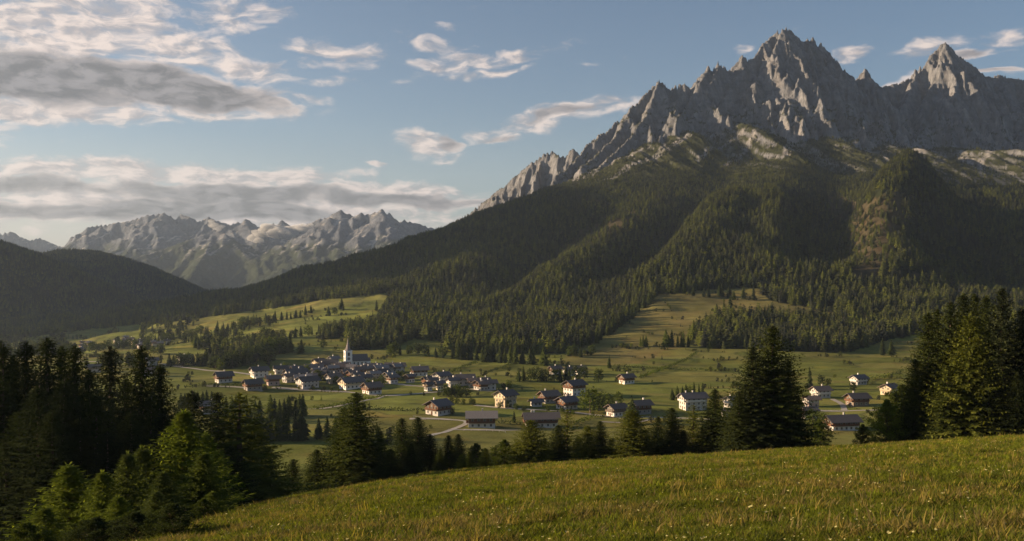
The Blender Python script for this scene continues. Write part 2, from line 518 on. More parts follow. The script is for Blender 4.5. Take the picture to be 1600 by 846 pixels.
def ground_height(x, y, with_rock=False):
    x = np.asarray(x, float); y = np.asarray(y, float)
    b = base_surface(x, y)
    far = sstep(y, 900, 1500)
    b = b + 1.45 * bumps(x, y) * sstep(y, 1250, 1600) * (1 - .8 * sstep(y, 1800, 2280))
    b = b + far * (9 * fbm(x / 150, y / 190, 4, seed=11) + 7 * sstep(y, 1300, 1700) * (ridged(x / 120 + y / 400, y / 420, 3, seed=13) - .5) * 2)
    b = b + sstep(y, 380, 600) * (1.8 * fbm(x / 130, y / 90, 3, seed=12)) + sstep(y, 400, 480) * (1 - sstep(y, 1500, 1800)) * 2.0 * fbm(x / 75, y / 30, 3, seed=16) + sstep(y, 900, 1050) * 4 * fbm(x / 120, y / 80, 3, seed=15)
    b = b + 44 * sstep(y, 2250, 2600) * (1 - sstep(y, 3000, 3300)) * sstep(x, 150, 420) * fbm((x + .25 * y) / 105, y / 620, 3, seed=19)
    for hl, gd, gz in ((HILLS_L, GD, GZ), (HILLS_B, GD, GZ), (SUN_BLOCK, [0, 100, 1200, 4000], [0, 60, 1000, 3000])):
        sel = (y > 1200) & (y < 8000) & (x < 300)
        if sel.any():
            c = cones(x[sel], y[sel], hl, gd, gz) + 7 * fbm(x[sel] / 260, y[sel] / 260, 3, seed=17)
            b[sel] = np.maximum(b[sel], c)
    h = near_hill(x, y)
    k = 3.0
    m = np.maximum(b, h) + k * np.log1p(np.exp(-np.abs(b - h) / k)) - k * .0
    z = np.where((np.abs(x) < 500) & (y < 700) & (y > -400), m, b)
    sel = (np.abs(x) < 900) & (y <= 700) & (y > -900)
    z = np.where(sel, np.maximum(z, np.minimum(m, h + 4)), z)
    if with_rock:
        s = (x > MX0) & (x < MX1) & (y > MY0) & (y < MY1)
        if s.any():
            z = z.copy()
            z[s] = np.maximum(z[s], rock_height(x[s], y[s]))
    return z


def place(px, py, ymin=390, ymax=3200, n=700):
    """the ground point seen at a photo pixel"""
    Y = np.exp(np.linspace(math.log(ymin), math.log(ymax), n))
    X = (px - CX) / F * Y
    Z = (CY - py) / F * Y
    H = ground_height(X, Y)
    idx = np.where(H >= Z)[0]
    i = idx[0] if len(idx) else int(np.argmax(H - Z))
    return float(X[i]), float(Y[i]), float(H[i])


def gz(x, y):
    return float(ground_height(np.array([x], float), np.array([y], float))[0])


# ------------------------------------------------------------------ where the wood and the meadows lie (photo outline of their ground)
FOREST = [(-200, 440), (-200, 560), (0, 532), (60, 524), (150, 514), (230, 507), (300, 500), (360, 490), (430, 481), (500, 469), (560, 464), (604, 458),
          (618, 470), (598, 483), (588, 503), (572, 511), (530, 516), (488, 526), (500, 531), (535, 527), (548, 547), (600, 545), (650, 530), (690, 534), (695, 551), (760, 560), (830, 568), (884, 562),
          (886, 541), (925, 536), (955, 518), (985, 496), (1012, 474), (1032, 458), (1100, 455), (1180, 448), (1205, 470), (1290, 486), (1345, 492), (1290, 498), (1190, 490), (1110, 500),
          (1082, 522), (1078, 541), (1120, 545), (1180, 545), (1260, 555), (1330, 549), (1392, 531), (1450, 519), (1520, 520), (1620, 535), (1900, 560), (1900, -200), (-200, -200)]
NO_TREES = [
    [(1290, 300), (1345, 318), (1400, 300), (1418, 330), (1395, 400), (1370, 432), (1338, 436), (1325, 380), (1300, 330)],
    [(880, 385), (930, 350), (1000, 325), (1005, 335), (940, 378), (895, 398)],
    [(1418, 425), (1480, 430), (1470, 438), (1420, 434)],
]
CLEARING = [(870, 566), (895, 548), (955, 520), (985, 498), (1012, 476), (1032, 458), (1100, 455), (1182, 448), (1212, 470), (1290, 487), (1345, 492), (1290, 500), (1180, 492), (1108, 502),
            (1080, 522), (1070, 545), (1040, 548), (1000, 570), (930, 580), (870, 575)]
WOODS = [
    [(318, 571), (345, 579), (385, 571), (425, 553), (452, 551), (450, 543), (420, 541), (380, 548), (345, 556), (318, 562)],
    [(0, 560), (60, 552), (120, 548), (95, 530), (0, 535)],
]


def land_cover(x, y, z):
    """forest 0..1 and dry pasture 0..1"""
    px, py = proj(x, y, z)
    jx = px + 14 * fbm(x / 40, y / 60, 3, seed=80)
    jy = py + 4 * fbm(x / 40, y / 60, 3, seed=81)
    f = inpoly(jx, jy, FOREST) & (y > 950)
    for w in WOODS[:1]:
        f |= inpoly(px, py, w) & (y > 600)
    # behind the ridge everything is wood
    cut = np.zeros(f.shape, bool)
    for p in NO_TREES:
        cut |= inpoly(jx, jy, p) & (y > 900)
    dry = inpoly(jx, jy, CLEARING) & (y > 850)
    return f, cut, dry


# ------------------------------------------------------------------ mesh helpers
def mesh_np(name, V, Fq, mats=(), smooth=True, mat_idx=None):
    V = np.asarray(V, np.float32); Fq = np.asarray(Fq, np.int32)
    me = bpy.data.meshes.new(name)
    me.vertices.add(len(V)); me.vertices.foreach_set('co', V.ravel())
    k = Fq.shape[1]
    me.loops.add(Fq.size); me.loops.foreach_set('vertex_index', Fq.ravel())
    me.polygons.add(len(Fq)); me.polygons.foreach_set('loop_start', np.arange(0, Fq.size, k, dtype=np.int32))
    if mat_idx is not None:
        me.polygons.foreach_set('material_index', np.asarray(mat_idx, np.int32))
    me.polygons.foreach_set('use_smooth', np.full(len(Fq), smooth))
    me.update(calc_edges=True)
    for m in mats:
        me.materials.append(m)
    return me


def add_color(me, name, arr):
    a = me.attributes.new(name, 'FLOAT_COLOR', 'POINT')
    c = np.ones((len(arr), 4), np.float32)
    c[:, :3] = arr
    a.data.foreach_set('color', c.ravel())


def obj(name, me, parent=None, loc=None, rot=None, scale=None):
    o = bpy.data.objects.new(name, me)
    COL.objects.link(o)
    if parent is not None:
        o.parent = parent
    if loc is not None:
        o.location = loc
    if rot is not None:
        o.rotation_euler = rot
    if scale is not None:
        o.scale = scale
    return o


def tag(o, label=None, cat=None, group=None, kind=None):
    if label: o['label'] = label
    if cat: o['category'] = cat
    if group: o['group'] = group
    if kind: o['kind'] = kind
    return o


def grid_faces(nu, nv):
    i = np.arange(nu - 1)[:, None] * nv + np.arange(nv - 1)[None]
    return np.stack([i, i + nv, i + nv + 1, i + 1], -1).reshape(-1, 4)


class MB:
    """collects boxes and quads into one mesh"""
    def __init__(s):
        s.v = []; s.f = []; s.m = []

    def quad(s, pts, m=0):
        b = len(s.v); s.v += [tuple(p) for p in pts]; s.f.append(tuple(range(b, b + len(pts)))); s.m.append(m)

    def box(s, x0, x1, y0, y1, z0, z1, m=0):
        b = len(s.v)
        s.v += [(x0, y0, z0), (x1, y0, z0), (x1, y1, z0), (x0, y1, z0), (x0, y0, z1), (x1, y0, z1), (x1, y1, z1), (x0, y1, z1)]
        for q in ((0, 3, 2, 1), (4, 5, 6, 7), (0, 1, 5, 4), (1, 2, 6, 5), (2, 3, 7, 6), (3, 0, 4, 7)):
            s.f.append(tuple(b + k for k in q)); s.m.append(m)

    def poly_prism(s, pts, vec, m=0):
        """closed prism: polygon pts extruded by vec"""
        b = len(s.v); n = len(pts)
        s.v += [tuple(p) for p in pts] + [tuple(np.add(p, vec)) for p in pts]
        s.f.append(tuple(range(b, b + n))); s.m.append(m)
        s.f.append(tuple(reversed(range(b + n, b + 2 * n)))); s.m.append(m)
        for k in range(n):
            j = (k + 1) % n
            s.f.append((b + j, b + k, b + n + k, b + n + j)); s.m.append(m)

    def build(s, name, mats, parent=None, **kw):
        me = bpy.data.meshes.new(name)
        me.from_pydata(s.v, [], s.f)
        for mt in (mats if isinstance(mats, (list, tuple)) else [mats]):
            me.materials.append(mt)
        me.polygons.foreach_set('material_index', np.array(s.m, np.int32))
        me.update()
        return obj(name, me, parent, **kw)


# ------------------------------------------------------------------ materials
def new_mat(name):
    m = bpy.data.materials.new(name)
    m.use_nodes = True
    N = NT(m.node_tree)
    out = N.n('ShaderNodeOutputMaterial')
    bs = N.n('ShaderNodeBsdfPrincipled')
    bs.inputs['Roughness'].default_value = .9
    bs.inputs['Specular IOR Level'].default_value = .15
    N.l(bs.outputs[0], out.inputs['Surface'])
    return m, N, bs, out


def mat_ground():
    m, N, bs, out = new_mat('ground')
    at = N.n('ShaderNodeAttribute', attribute_name='Col')
    geo = N.n('ShaderNodeNewGeometry')
    P = geo.outputs['Position']
    n1 = N.noise(P, .9, 6, .65)
    n2 = N.noise(P, .06, 5, .6)
    mp = N.n('ShaderNodeMapping'); mp.inputs['Scale'].default_value = (.25, 1.0, 1.0); N.l(P, mp.inputs[0])
    n3 = N.noise(mp.outputs[0], .045, 4, .6)
    f = N.math('MULTIPLY', N.mr(n1, .25, .75, .72, 1.25, False), N.mr(n2, .3, .7, .80, 1.18, False))
    f = N.math('MULTIPLY', f, N.mr(n3, .3, .7, .84, 1.14, False))
    c = N.mix(1.0, at.outputs['Color'], N_comb(N, f, N.math('MULTIPLY', f, 1.0), f), 'MULTIPLY')
    dry = N.mr(N.noise(P, .022, 6, .65), .5, .68)
    c = N.mix(N.math('MULTIPLY', dry, .32), c, N.mix(1.0, c, (1.55, 1.02, .85), 'MULTIPLY'))
    N.l(c, bs.inputs['Base Color'])
    b = N.n('ShaderNodeBump'); b.inputs['Strength'].default_value = .55; b.inputs['Distance'].default_value = .25
    N.l(N.noise(P, 2.2, 5, .7), b.inputs['Height']); N.l(b.outputs[0], bs.inputs['Normal'])
    bs.inputs['Specular IOR Level'].default_value = .02
    return m


def N_comb(N, a, b, c):
    nd = N.n('ShaderNodeCombineColor')
    N.val(a, nd.inputs[0]); N.val(b, nd.inputs[1]); N.val(c, nd.inputs[2])
    return nd.outputs[0]


def mat_rock(name, sc=1.0):
    m, N, bs, out = new_mat(name)
    at = N.n('ShaderNodeAttribute', attribute_name='Col')
    geo = N.n('ShaderNodeNewGeometry')
    P = geo.outputs['Position']
    mp = N.n('ShaderNodeMapping'); mp.inputs['Scale'].default_value = (1, 1, .30); N.l(P, mp.inputs[0])
    n1 = N.noise(mp.outputs[0], .07 * sc, 9, .74)
    mp2 = N.n('ShaderNodeMapping'); mp2.inputs['Scale'].default_value = (.3, .3, 1.4); mp2.inputs['Rotation'].default_value = (R(12), R(9), 0); N.l(P, mp2.inputs[0])
    n2 = N.noise(mp2.outputs[0], .05 * sc, 6, .6)
    f = N.math('MULTIPLY', N.mr(n1, .25, .75, .50, 1.42, False), N.mr(n2, .3, .7, .84, 1.15, False))
    c = N.mix(1.0, at.outputs['Color'], N_comb(N, f, f, f), 'MULTIPLY')
    N.l(c, bs.inputs['Base Color'])
    b = N.n('ShaderNodeBump'); b.inputs['Strength'].default_value = 1.0; b.inputs['Distance'].default_value = 13 / sc
    N.l(N.noise(mp.outputs[0], .11 * sc, 8, .72), b.inputs['Height']); N.l(b.outputs[0], bs.inputs['Normal'])
    bs.inputs['Specular IOR Level'].default_value = .05
    return m


def mat_leaf(name, c1, c2, trans=.35, nscale=.35, per_obj=.25):
    m = bpy.data.materials.new(name)
    m.use_nodes = True
    N = NT(m.node_tree)
    out = N.n('ShaderNodeOutputMaterial')
    tc = N.n('ShaderNodeTexCoord')
    oi = N.n('ShaderNodeObjectInfo')
    nz = N.noise(tc.outputs['Object'], nscale, 4, .7)
    c = N.mix(N.mr(nz, .35, .65), c1, c2)
    f = N.mr(oi.outputs['Random'], 0, 1, 1 - per_obj, 1 + per_obj, False)
    geo = N.n('ShaderNodeNewGeometry')
    f = N.math('MULTIPLY', f, N.mr(N.noise(geo.outputs['Position'], .011, 4, .6), .32, .68, .68, 1.32, False))
    c = N.mix(1.0, c, N_comb(N, f, f, N.mr(oi.outputs['Random'], 0, 1, 1.0, .8, False)), 'MULTIPLY')
    d = N.n('ShaderNodeBsdfDiffuse'); N.l(c, d.inputs['Color'])
    if trans > 0:
        t = N.n('ShaderNodeBsdfTranslucent')
        N.l(N.mix(1.0, c, (1.25, 1.25, .6), 'MULTIPLY'), t.inputs['Color'])
        mx = N.n('ShaderNodeMixShader'); mx.inputs[0].default_value = trans
        N.l(d.outputs[0], mx.inputs[1]); N.l(t.outputs[0], mx.inputs[2])
        N.l(mx.outputs[0], out.inputs['Surface'])
    else:
        N.l(d.outputs[0], out.inputs['Surface'])
    return m


def mat_plain(name, col, rough=.8, noise=.12, nscale=2.0, stretch=(1, 1, 1), spec=.15):
    m, N, bs, out = new_mat(name)
    tc = N.n('ShaderNodeTexCoord')
    mp = N.n('ShaderNodeMapping'); mp.inputs['Scale'].default_value = stretch; N.l(tc.outputs['Object'], mp.inputs[0])
    nz = N.noise(mp.outputs[0], nscale, 5, .65)
    oi = N.n('ShaderNodeObjectInfo')
    f = N.math('MULTIPLY', N.mr(nz, .25, .75, 1 - noise, 1 + noise, False), N.mr(oi.outputs['Random'], 0, 1, .78, 1.22, False))
    N.l(N.mix(1.0, col, N_comb(N, f, f, f), 'MULTIPLY'), bs.inputs['Base Color'])
    bs.inputs['Roughness'].default_value = rough
    bs.inputs['Specular IOR Level'].default_value = spec
    return m


M = {}
M['ground'] = mat_ground()
M['rock'] = mat_rock('rock')
M['far_rock'] = mat_rock('far_rock', .45)
M['spruce'] = mat_leaf('spruce_needles', (.030, .042, .014), (.060, .072, .022), .22, .5)
M['spruce_dark'] = mat_leaf('dark_spruce_needles', (.022, .032, .012), (.040, .050, .018), .15, .5)
M['larch'] = mat_leaf('larch_needles', (.070, .084, .018), (.125, .135, .030), .35, .6)
M['lime'] = mat_leaf('light_leaves', (.088, .122, .018), (.165, .200, .036), .42, .6)
M['leaf'] = mat_leaf('broad_leaves', (.040, .056, .016), (.070, .088, .024), .3, .5)
M['far_needles'] = mat_leaf('distant_needles', (.034, .048, .018), (.120, .118, .040), 0.0, .3, .55)
M['bark'] = mat_plain('bark', (.10, .075, .055), .95, .3, 3)
M['grass'] = mat_leaf('grass_blades', (.095, .122, .018), (.180, .190, .034), .45, .15, .45)
M['grass_dry'] = mat_leaf('dry_grass_blades', (.20, .165, .05), (.29, .22, .075), .4, .2, .3)
M['petal'] = mat_plain('pale_petals', (.42, .38, .16), .9)
M['plaster'] = mat_plain('white_plaster', (.58, .54, .50), .9, .12, .6)
M['church_white'] = mat_plain('bright_limewash', (.72, .69, .65), .9, .06, .6)
M['cream'] = mat_plain('cream_plaster', (.52, .42, .29), .9, .1, .6)
M['pink'] = mat_plain('pink_plaster', (.50, .36, .32), .9, .1, .6)
M['stone'] = mat_plain('grey_stone_wall', (.34, .31, .28), .95, .3, 1.2)
M['timber'] = mat_plain('brown_timber', (.13, .065, .038), .85, .35, 2.5, (1, 1, 6))
M['timber_grey'] = mat_plain('weathered_timber', (.17, .13, .10), .85, .35, 2.5, (1, 1, 6))
M['roof'] = mat_plain('dark_shingle_roof', (.105, .092, .090), .8, .35, 1.4, (1, 4, 1))
M['roof_brown'] = mat_plain('brown_shingle_roof', (.14, .105, .088), .8, .35, 1.4, (1, 4, 1))
M['roof_pale'] = mat_plain('pale_slab_roof', (.20, .18, .17), .8, .3, 1.4, (1, 4, 1))
M['glass'] = mat_plain('window_glass', (.03, .035, .045), .15, .0, 1, (1, 1, 1), .5)
M['frame'] = mat_plain('window_frame', (.5, .46, .4), .7, .05)
M['metal'] = mat_plain('spire_copper', (.20, .17, .165), .6, .2, 1, (1, 1, 1), .3)
M['gravel'] = mat_plain('pale_gravel', (.33, .30, .26), .95, .2, .3)
M['gold'] = mat_plain('gilded_metal', (.5, .36, .12), .4, .1)


# ------------------------------------------------------------------ ground sheet
def build_ground():
    a1 = np.linspace(R(-31.5), R(31.5), 1120)
    a_l = np.linspace(R(-180), R(-31.5), 110)[:-1]
    a_r = np.linspace(R(31.5), R(180), 90)[1:]
    A = np.concatenate([a_l, a1, a_r])
    r = np.concatenate([[0.0], np.geomspace(1.5, 250, 210), np.geomspace(253, 3000, 420), np.geomspace(3040, 30000, 110)])
    AA, RR = np.meshgrid(A, r, indexing='ij')
    x = RR * np.sin(AA); y = RR * np.cos(AA)
    z = ground_height(x, y)
    # cover
    px, py = proj(x, y, z)
    f, cut, dry = land_cover(x, y, z)
    front = y > 30
    f &= front; dry &= front
    # alpine zone above the wood
    alpine = (z > 215 + 26 * fbm(x / 120, y / 120, 3, seed=90)) & (y > 2000) & (x > -200)
    tone = fbm(x / 160, y / 60, 4, seed=95)
    grass = np.array([.140, .155, .036])[None, None] * (1 + .28 * tone[..., None])
    t2 = sstep(fbm(x / 90, y / 35, 4, seed=96), .05, .45)[..., None]
    grass = grass * (1 - .5 * t2) + np.array([.205, .165, .060]) * .5 * t2
    t3 = sstep(fbm(x / 60 + 5, y / 25, 4, seed=97), .12, .5)[..., None]
    grass = grass * (1 - .35 * t3) + np.array([.050, .066, .018]) * .35 * t3
    cell, edge = parcels(x + .35 * y, y * 1.0, 95.0, 48.0)
    inval = (sstep(y, 400, 440) * (1 - sstep(y, 1500, 1700)))[..., None]
    grass = grass * (1 + inval * (.42 * (cell[..., None] - .5)))
    warm = (cell * 7.3 % 1.0 > .68)[..., None] * inval
    grass = grass * (1 - warm * .35) + np.array([.215, .180, .065]) * warm * .35
    ditch = ((1 - sstep(edge, .0, .055)) * .6)[..., None] * inval
    grass = grass * (1 - ditch) + np.array([.055, .058, .025]) * ditch
    drycol = np.array([.175, .135, .055]) * (1 + .3 * fbm(x / 40, y / 30, 3, seed=98)[..., None])
    c = np.where(dry[..., None], grass * .45 + drycol * .55, grass)
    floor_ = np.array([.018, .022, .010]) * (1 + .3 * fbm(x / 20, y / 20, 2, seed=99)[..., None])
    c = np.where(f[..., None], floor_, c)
    bare = np.array([.055, .046, .027]) * (1 + .5 * fbm(x / 9, y / 14, 3, seed=100)[..., None])
    c = np.where(cut[..., None], bare, c)
    alp = np.array([.050, .055, .023]) * (1 + .6 * fbm(x / 30, y / 30, 3, seed=101)[..., None])
    c = np.where((alpine)[..., None], alp, c)
    # foreground sward
    nz = 1 - sstep(y, 150, 260)[..., None]
    nz = nz * (np.hypot(x, y) < 420)[..., None]
    fg = np.array([.120, .122, .025]) * (1 + .22 * fbm(x / 6, y / 6, 3, seed=102)[..., None])
    c = c * (1 - nz) + fg * nz
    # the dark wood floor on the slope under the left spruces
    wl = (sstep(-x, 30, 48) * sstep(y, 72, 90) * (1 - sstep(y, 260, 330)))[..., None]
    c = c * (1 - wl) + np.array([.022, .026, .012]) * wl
    hills = (z > 0) & (x < -900) & (y > 2000)
    c = np.where(hills[..., None], floor_ * 1.1, c)
    # far open valley behind: soft dark
    # sink under the rock mesh
    s = sstep(x, MX0 + 30, MX0 + 90) * (1 - sstep(x, MX1 - 90, MX1 - 30)) * sstep(y, MY0 + 40, MY0 + 110) * (1 - sstep(y, MY1 - 90, MY1 - 30))
    z = z - 16 * s
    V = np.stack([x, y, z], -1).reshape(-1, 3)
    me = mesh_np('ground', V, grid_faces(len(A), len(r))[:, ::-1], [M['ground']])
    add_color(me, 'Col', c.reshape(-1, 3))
    tag(obj('ground', me), kind='structure')


SCREES = [  # photo polylines of pale scree, half width in metres
    ([(1075, 212), (1040, 232), (1000, 255), (962, 275), (930, 290)], 13),
    ([(1000, 236), (950, 258), (900, 280), (862, 298)], 10),
    ([(1160, 205), (1130, 228), (1090, 252)], 7),
    ([(1180, 205), (1170, 225), (1155, 245), (1135, 258)], 9),
    ([(1222, 205), (1236, 222), (1228, 242)], 10), ([(1262, 208), (1240, 222), (1232, 240)], 8),
    ([(1385, 155), (1398, 190), (1412, 218), (1440, 238)], 14),
    ([(1320, 210), (1350, 232), (1395, 262)], 5), ([(1352, 212), (1385, 235), (1425, 260)], 5),
    ([(1400, 195), (1415, 210), (1430, 200)], 7),
    ([(1475, 162), (1520, 200), (1545, 215)], 9), ([(1570, 195), (1600, 225)], 7),
    ([(1500, 235), (1510, 250), (1530, 258), (1545, 240), (1560, 225)], 10), ([(1530, 258), (1535, 275)], 9),
    ([(1580, 270), (1600, 285)], 8), ([(1565, 200), (1590, 215)], 6),
    ([(1290, 250), (1310, 262)], 3),
]


def place_rock(px, py):
    Y = np.linspace(2250, 3500, 700)
    X = (px - CX) / F * Y; Z = (CY - py) / F * Y
    Hh = ground_height(X, Y, True)
    i = np.where(Hh >= Z)[0]
    i = i[0] if len(i) else len(Y) // 2
    return X[i], Y[i]


def build_massif():
    xs = np.arange(MX0, MX1, 3.6)
    ys = np.concatenate([np.arange(MY0, 3330, 3.2), np.arange(3334, MY1, 14)])
    X, Y = np.meshgrid(xs, ys, indexing='ij')
    b = ground_height(X, Y)
    r = rock_height(X, Y)
    isrock = r > b
    b = b + sstep(b, 225, 280) * (4.5 * (ridged((X + .3 * Y) / 30, Y / 150, 3, seed=119) - .5) * 2 + 2.5 * fbm(X / 12, Y / 12, 2, seed=116))
    z = np.maximum(b, r)
    edge = np.minimum.reduce([X - MX0, MX1 - X, Y - MY0, MY1 - Y])
    z = z - 10 * (1 - sstep(edge, 10, 70))
    gx, gy = np.gradient(z, xs, ys)
    slope = np.hypot(gx, gy)
    n1 = fbm(X / 60, Y / 60, 4, seed=110)
    n2 = fbm(X / 25, Y / 25, 3, seed=111)
    rock = np.array([.196, .200, .215]) * (1 + .40 * n1[..., None] + .3 * n2[..., None])
    # yellow-brown stains on steep faces
    st = sstep(fbm(X / 45, Y / 130, 4, seed=113), .1, .5)[..., None]
    rock = rock * (1 - .22 * st) + np.array([.24, .20, .17]) * .22 * st
    alp = np.array([.048, .053, .022]) * (1 + .4 * n2[..., None])
    scr = np.array([.31, .30, .30]) * (1 + .12 * n2[..., None])
    # green ledges where it is flat enough and not too high
    g = sstep(1.25 - slope + .5 * n1 + .45 * n2, -.05, .25) * sstep(470 + 90 * n1 - z, -20, 30)
    g = np.where(isrock, g * .85, sstep(1.55 - slope + .5 * n2 + .3 * n1, 0, .3))
    g = g[..., None]
    c = rock * (1 - g) + alp * g
    oc = (sstep(fbm(X / 17, Y / 50, 4, seed=118), .02, .16) * sstep(X, 800, 1100) * (~isrock))[..., None]
    c = c * (1 - .55 * oc) + rock * .55 * oc
    # scree
    s = np.zeros(X.shape)
    apron = (~isrock) & (r > b - 26)
    s = np.maximum(s, apron * sstep(fbm(X / 26, Y / 80, 3, seed=115), .02, .2) * .8)
    chute = sstep(-fbm((X + .25 * Y) / 105, Y / 620, 3, seed=19), .12, .26) * (~isrock) * sstep(z, 215, 265) * sstep(n2, -.5, .0)
    s = np.maximum(s, chute * .5)
    for pts, wd in SCREES:
        pl = [place_rock(*p) for p in pts]
        for (ax, ay), (bx, by) in zip(pl[:-1], pl[1:]):
            ab = np.array([bx - ax, by - ay])
            L2 = max(ab @ ab, 1)
            lo = (X > min(ax, bx) - 40) & (X < max(ax, bx) + 40) & (Y > min(ay, by) - 60) & (Y < max(ay, by) + 60)
            xx = X[lo]; yy = Y[lo]
            t = np.clip(((xx - ax) * ab[0] + (yy - ay) * ab[1]) / L2, 0, 1)
            d = np.hypot(xx - ax - t * ab[0], (yy - ay - t * ab[1]) * .6) * (1 + .5 * n2[lo])
            s[lo] = np.maximum(s[lo], 1 - sstep(d, wd * .5, wd * 1.15))
    s = s[..., None]
    s = s * np.clip(.72 + 1.1 * fbm(X / 10, Y / 22, 3, seed=117), .25, 1)[..., None]
    c = c * (1 - s) + scr * s
    # the wood's upper edge
    f, cut, dry = land_cover(X, Y, z)
    low = (~isrock) & (z < 225 - 70 * sstep(X, 900, 1250) + 40 * n1 + 20 * n2)
    c = np.where(low[..., None], np.array([.024, .029, .013]), c)
    V = np.stack([X, Y, z], -1).reshape(-1, 3)
    me = mesh_np('mountain', V, grid_faces(len(xs), len(ys)), [M['rock']])
    add_color(me, 'Col', c.reshape(-1, 3))
    tag(obj('mountain', me), kind='structure')
    return xs, ys, z, isrock, slope


# ------------------------------------------------------------------ distant ranges
RANGE = [
    ([(-200, 330, 9500), (-80, 350, 9500), (0, 364, 9500), (16, 361, 9500), (28, 368, 9500), (45, 375, 9500), (62, 371, 9500), (80, 380, 9500), (100, 386, 9500)], 0),
    ([(98, 384, 8300), (112, 374, 8300), (130, 361, 8300), (145, 352, 8300), (158, 351, 8300), (178, 348, 8300), (200, 345, 8300), (222, 338, 8300), (240, 334, 8300), (256, 331, 8300), (266, 336, 8300), (274, 343, 8300), (283, 335, 8300), (296, 338, 8200),
      (312, 344, 8200), (326, 337, 8200), (340, 344, 8200), (358, 350, 8200), (372, 346, 8200), (384, 342, 8200), (398, 350, 8200), (415, 357, 8300), (432, 350, 8300), (441, 343, 8300), (452, 352, 8300), (468, 358, 8300), (480, 350, 8300), (500, 341, 8200), (520, 345, 8200)], 0),
    ([(505, 345, 7300), (518, 336, 7300), (533, 327, 7300), (543, 334, 7300), (554, 338, 7250), (564, 331, 7200), (574, 333, 7200), (586, 330, 7200), (597, 325, 7200), (608, 331, 7200), (618, 341, 7200), (626, 348, 7200), (640, 346, 7200), (655, 349, 7200), (672, 354, 7200), (700, 366, 7200), (800, 380, 7200)], 0),
    # spurs
    ([(335, 358, 7400), (300, 372, 7300), (255, 388, 7200), (210, 402, 7000)], 1),
    ([(335, 358, 7400), (350, 362, 7300), (372, 385, 7100), (392, 405, 6900), (402, 420, 6700)], 1),
    ([(335, 360, 7400), (320, 395, 6900), (300, 425, 6500)], 1),
    ([(520, 338, 7250), (485, 362, 7100), (450, 388, 6900), (415, 415, 6700), (375, 445, 6500)], 1),
    ([(533, 330, 7250), (530, 370, 6900), (505, 410, 6600)], 1),
    ([(597, 328, 7150), (585, 365, 6900), (560, 400, 6600)], 1),
    ([(256, 333, 8200), (235, 365, 7900), (215, 385, 7700)], 1),
    ([(384, 345, 8100), (400, 372, 7800)], 1), ([(441, 346, 8200), (430, 370, 7900)], 1),
    ([(158, 353, 8200), (150, 375, 8000)], 1),
]


def build_far():
    x0, x1, y0, y1 = -6800, 500, 5600, 9900
    xs = np.arange(x0, x1, 13.0); ys = np.arange(y0, y1, 15.0)
    X, Y = np.meshgrid(xs, ys, indexing='ij')
    b = ground_height(X, Y) - 5
    wx = X + 70 * fbm(X / 260, Y / 300, 3, seed=200); wy = Y + 90 * fbm(X / 300, Y / 300, 3, seed=201)
    rib = ridged(wx / 190 + .3 * wy / 190, wy / 420, 4, .55, seed=205)
    fine = ridged(wx / 70, wy / 110, 3, .5, seed=207)
    mult = 110 * (.62 - rib) + 34 * (.5 - fine)
    z = np.full(X.shape, -1e9)
    for pts, k in RANGE:
        cr = densify([P3(*p) for p in pts], 35)
        if k == 0:
            g = cones(X, Y, cr, [0, 100, 350, 900, 2000], [0, 85, 250, 540, 980], mult)
        else:
            g = cones(X, Y, cr, [0, 60, 300, 900, 2000], [0, 40, 190, 500, 1000], mult * .6) - 4
        z = np.maximum(z, g)
    isr = z > b
    z = np.maximum(z, b) + 9 * fbm(X / 60, Y / 60, 3, seed=210)
    gx, gy = np.gradient(z, xs, ys)
    slope = np.hypot(gx, gy)
    n1 = fbm(X / 200, Y / 200, 4, seed=212); n2 = fbm(X / 60, Y / 60, 3, seed=213)
    rock = np.array([.128, .140, .170]) * (1 + .4 * n1[..., None] + .25 * n2[..., None])
    green = np.array([.040, .050, .026]) * (1 + .3 * n2[..., None])
    g = sstep(190 + 130 * n1 + 60 * n2 - z + 60 * (1 - slope), -50, 60)[..., None]
    c = rock * (1 - g) + green * g
    snow = sstep(fbm(X / 50, Y / 160, 4, seed=214) + .6 * (.75 - slope), .20, .45) * sstep(z, 40, 160)
    snow = snow[..., None] * .9
    c = c * (1 - snow) + np.array([.46, .44, .42]) * snow
    V = np.stack([X, Y, z], -1).reshape(-1, 3)
    me = mesh_np('distant_mountains', V, grid_faces(len(xs), len(ys)), [M['far_rock']])
    add_color(me, 'Col', c.reshape(-1, 3))
    tag(obj('distant_mountains', me), kind='structure')


build_ground()
MASSIF = build_massif()
build_far()

# ------------------------------------------------------------------ haze
def build_haze():
    b = MB()
    b.box(-9500, 6500, -900, 12500, -260, 1250)
    m = bpy.data.materials.new('haze')
    m.use_nodes = True
    N = NT(m.node_tree)
    out = N.n('ShaderNodeOutputMaterial')
    v = N.n('ShaderNodeVolumePrincipled')
    v.inputs['Color'].default_value = (.62, .78, 1.0, 1)
    v.inputs['Density'].default_value = HAZE_DENSITY
    v.inputs['Anisotropy'].default_value = .35
    N.l(v.outputs[0], out.inputs['Volume'])
    o = b.build('haze', m)
    tag(o, kind='stuff')


USE_HAZE = True
if USE_HAZE:
    build_haze()


_ONES = 'first second third fourth fifth sixth seventh eighth ninth tenth eleventh twelfth thirteenth fourteenth fifteenth sixteenth seventeenth eighteenth nineteenth'.split()


def ordinal(k):
    if k < 19: return _ONES[k]
    t, o = divmod(k + 1, 10)
    return {2: 'twentieth', 3: 'thirtieth'}[t] if o == 0 else {2: 'twenty', 3: 'thirty'}[t] + '-' + _ONES[o - 1]


def number_row(objs, label, words=None):
    """labels that count a row off from its left end as the photo shows it"""
    order = sorted(objs, key=lambda o: o.location.x / o.location.y)
    for k, o in enumerate(order):
        o['label'] = label.replace('#', ordinal(k) if k < len(order) - 1 else 'last')


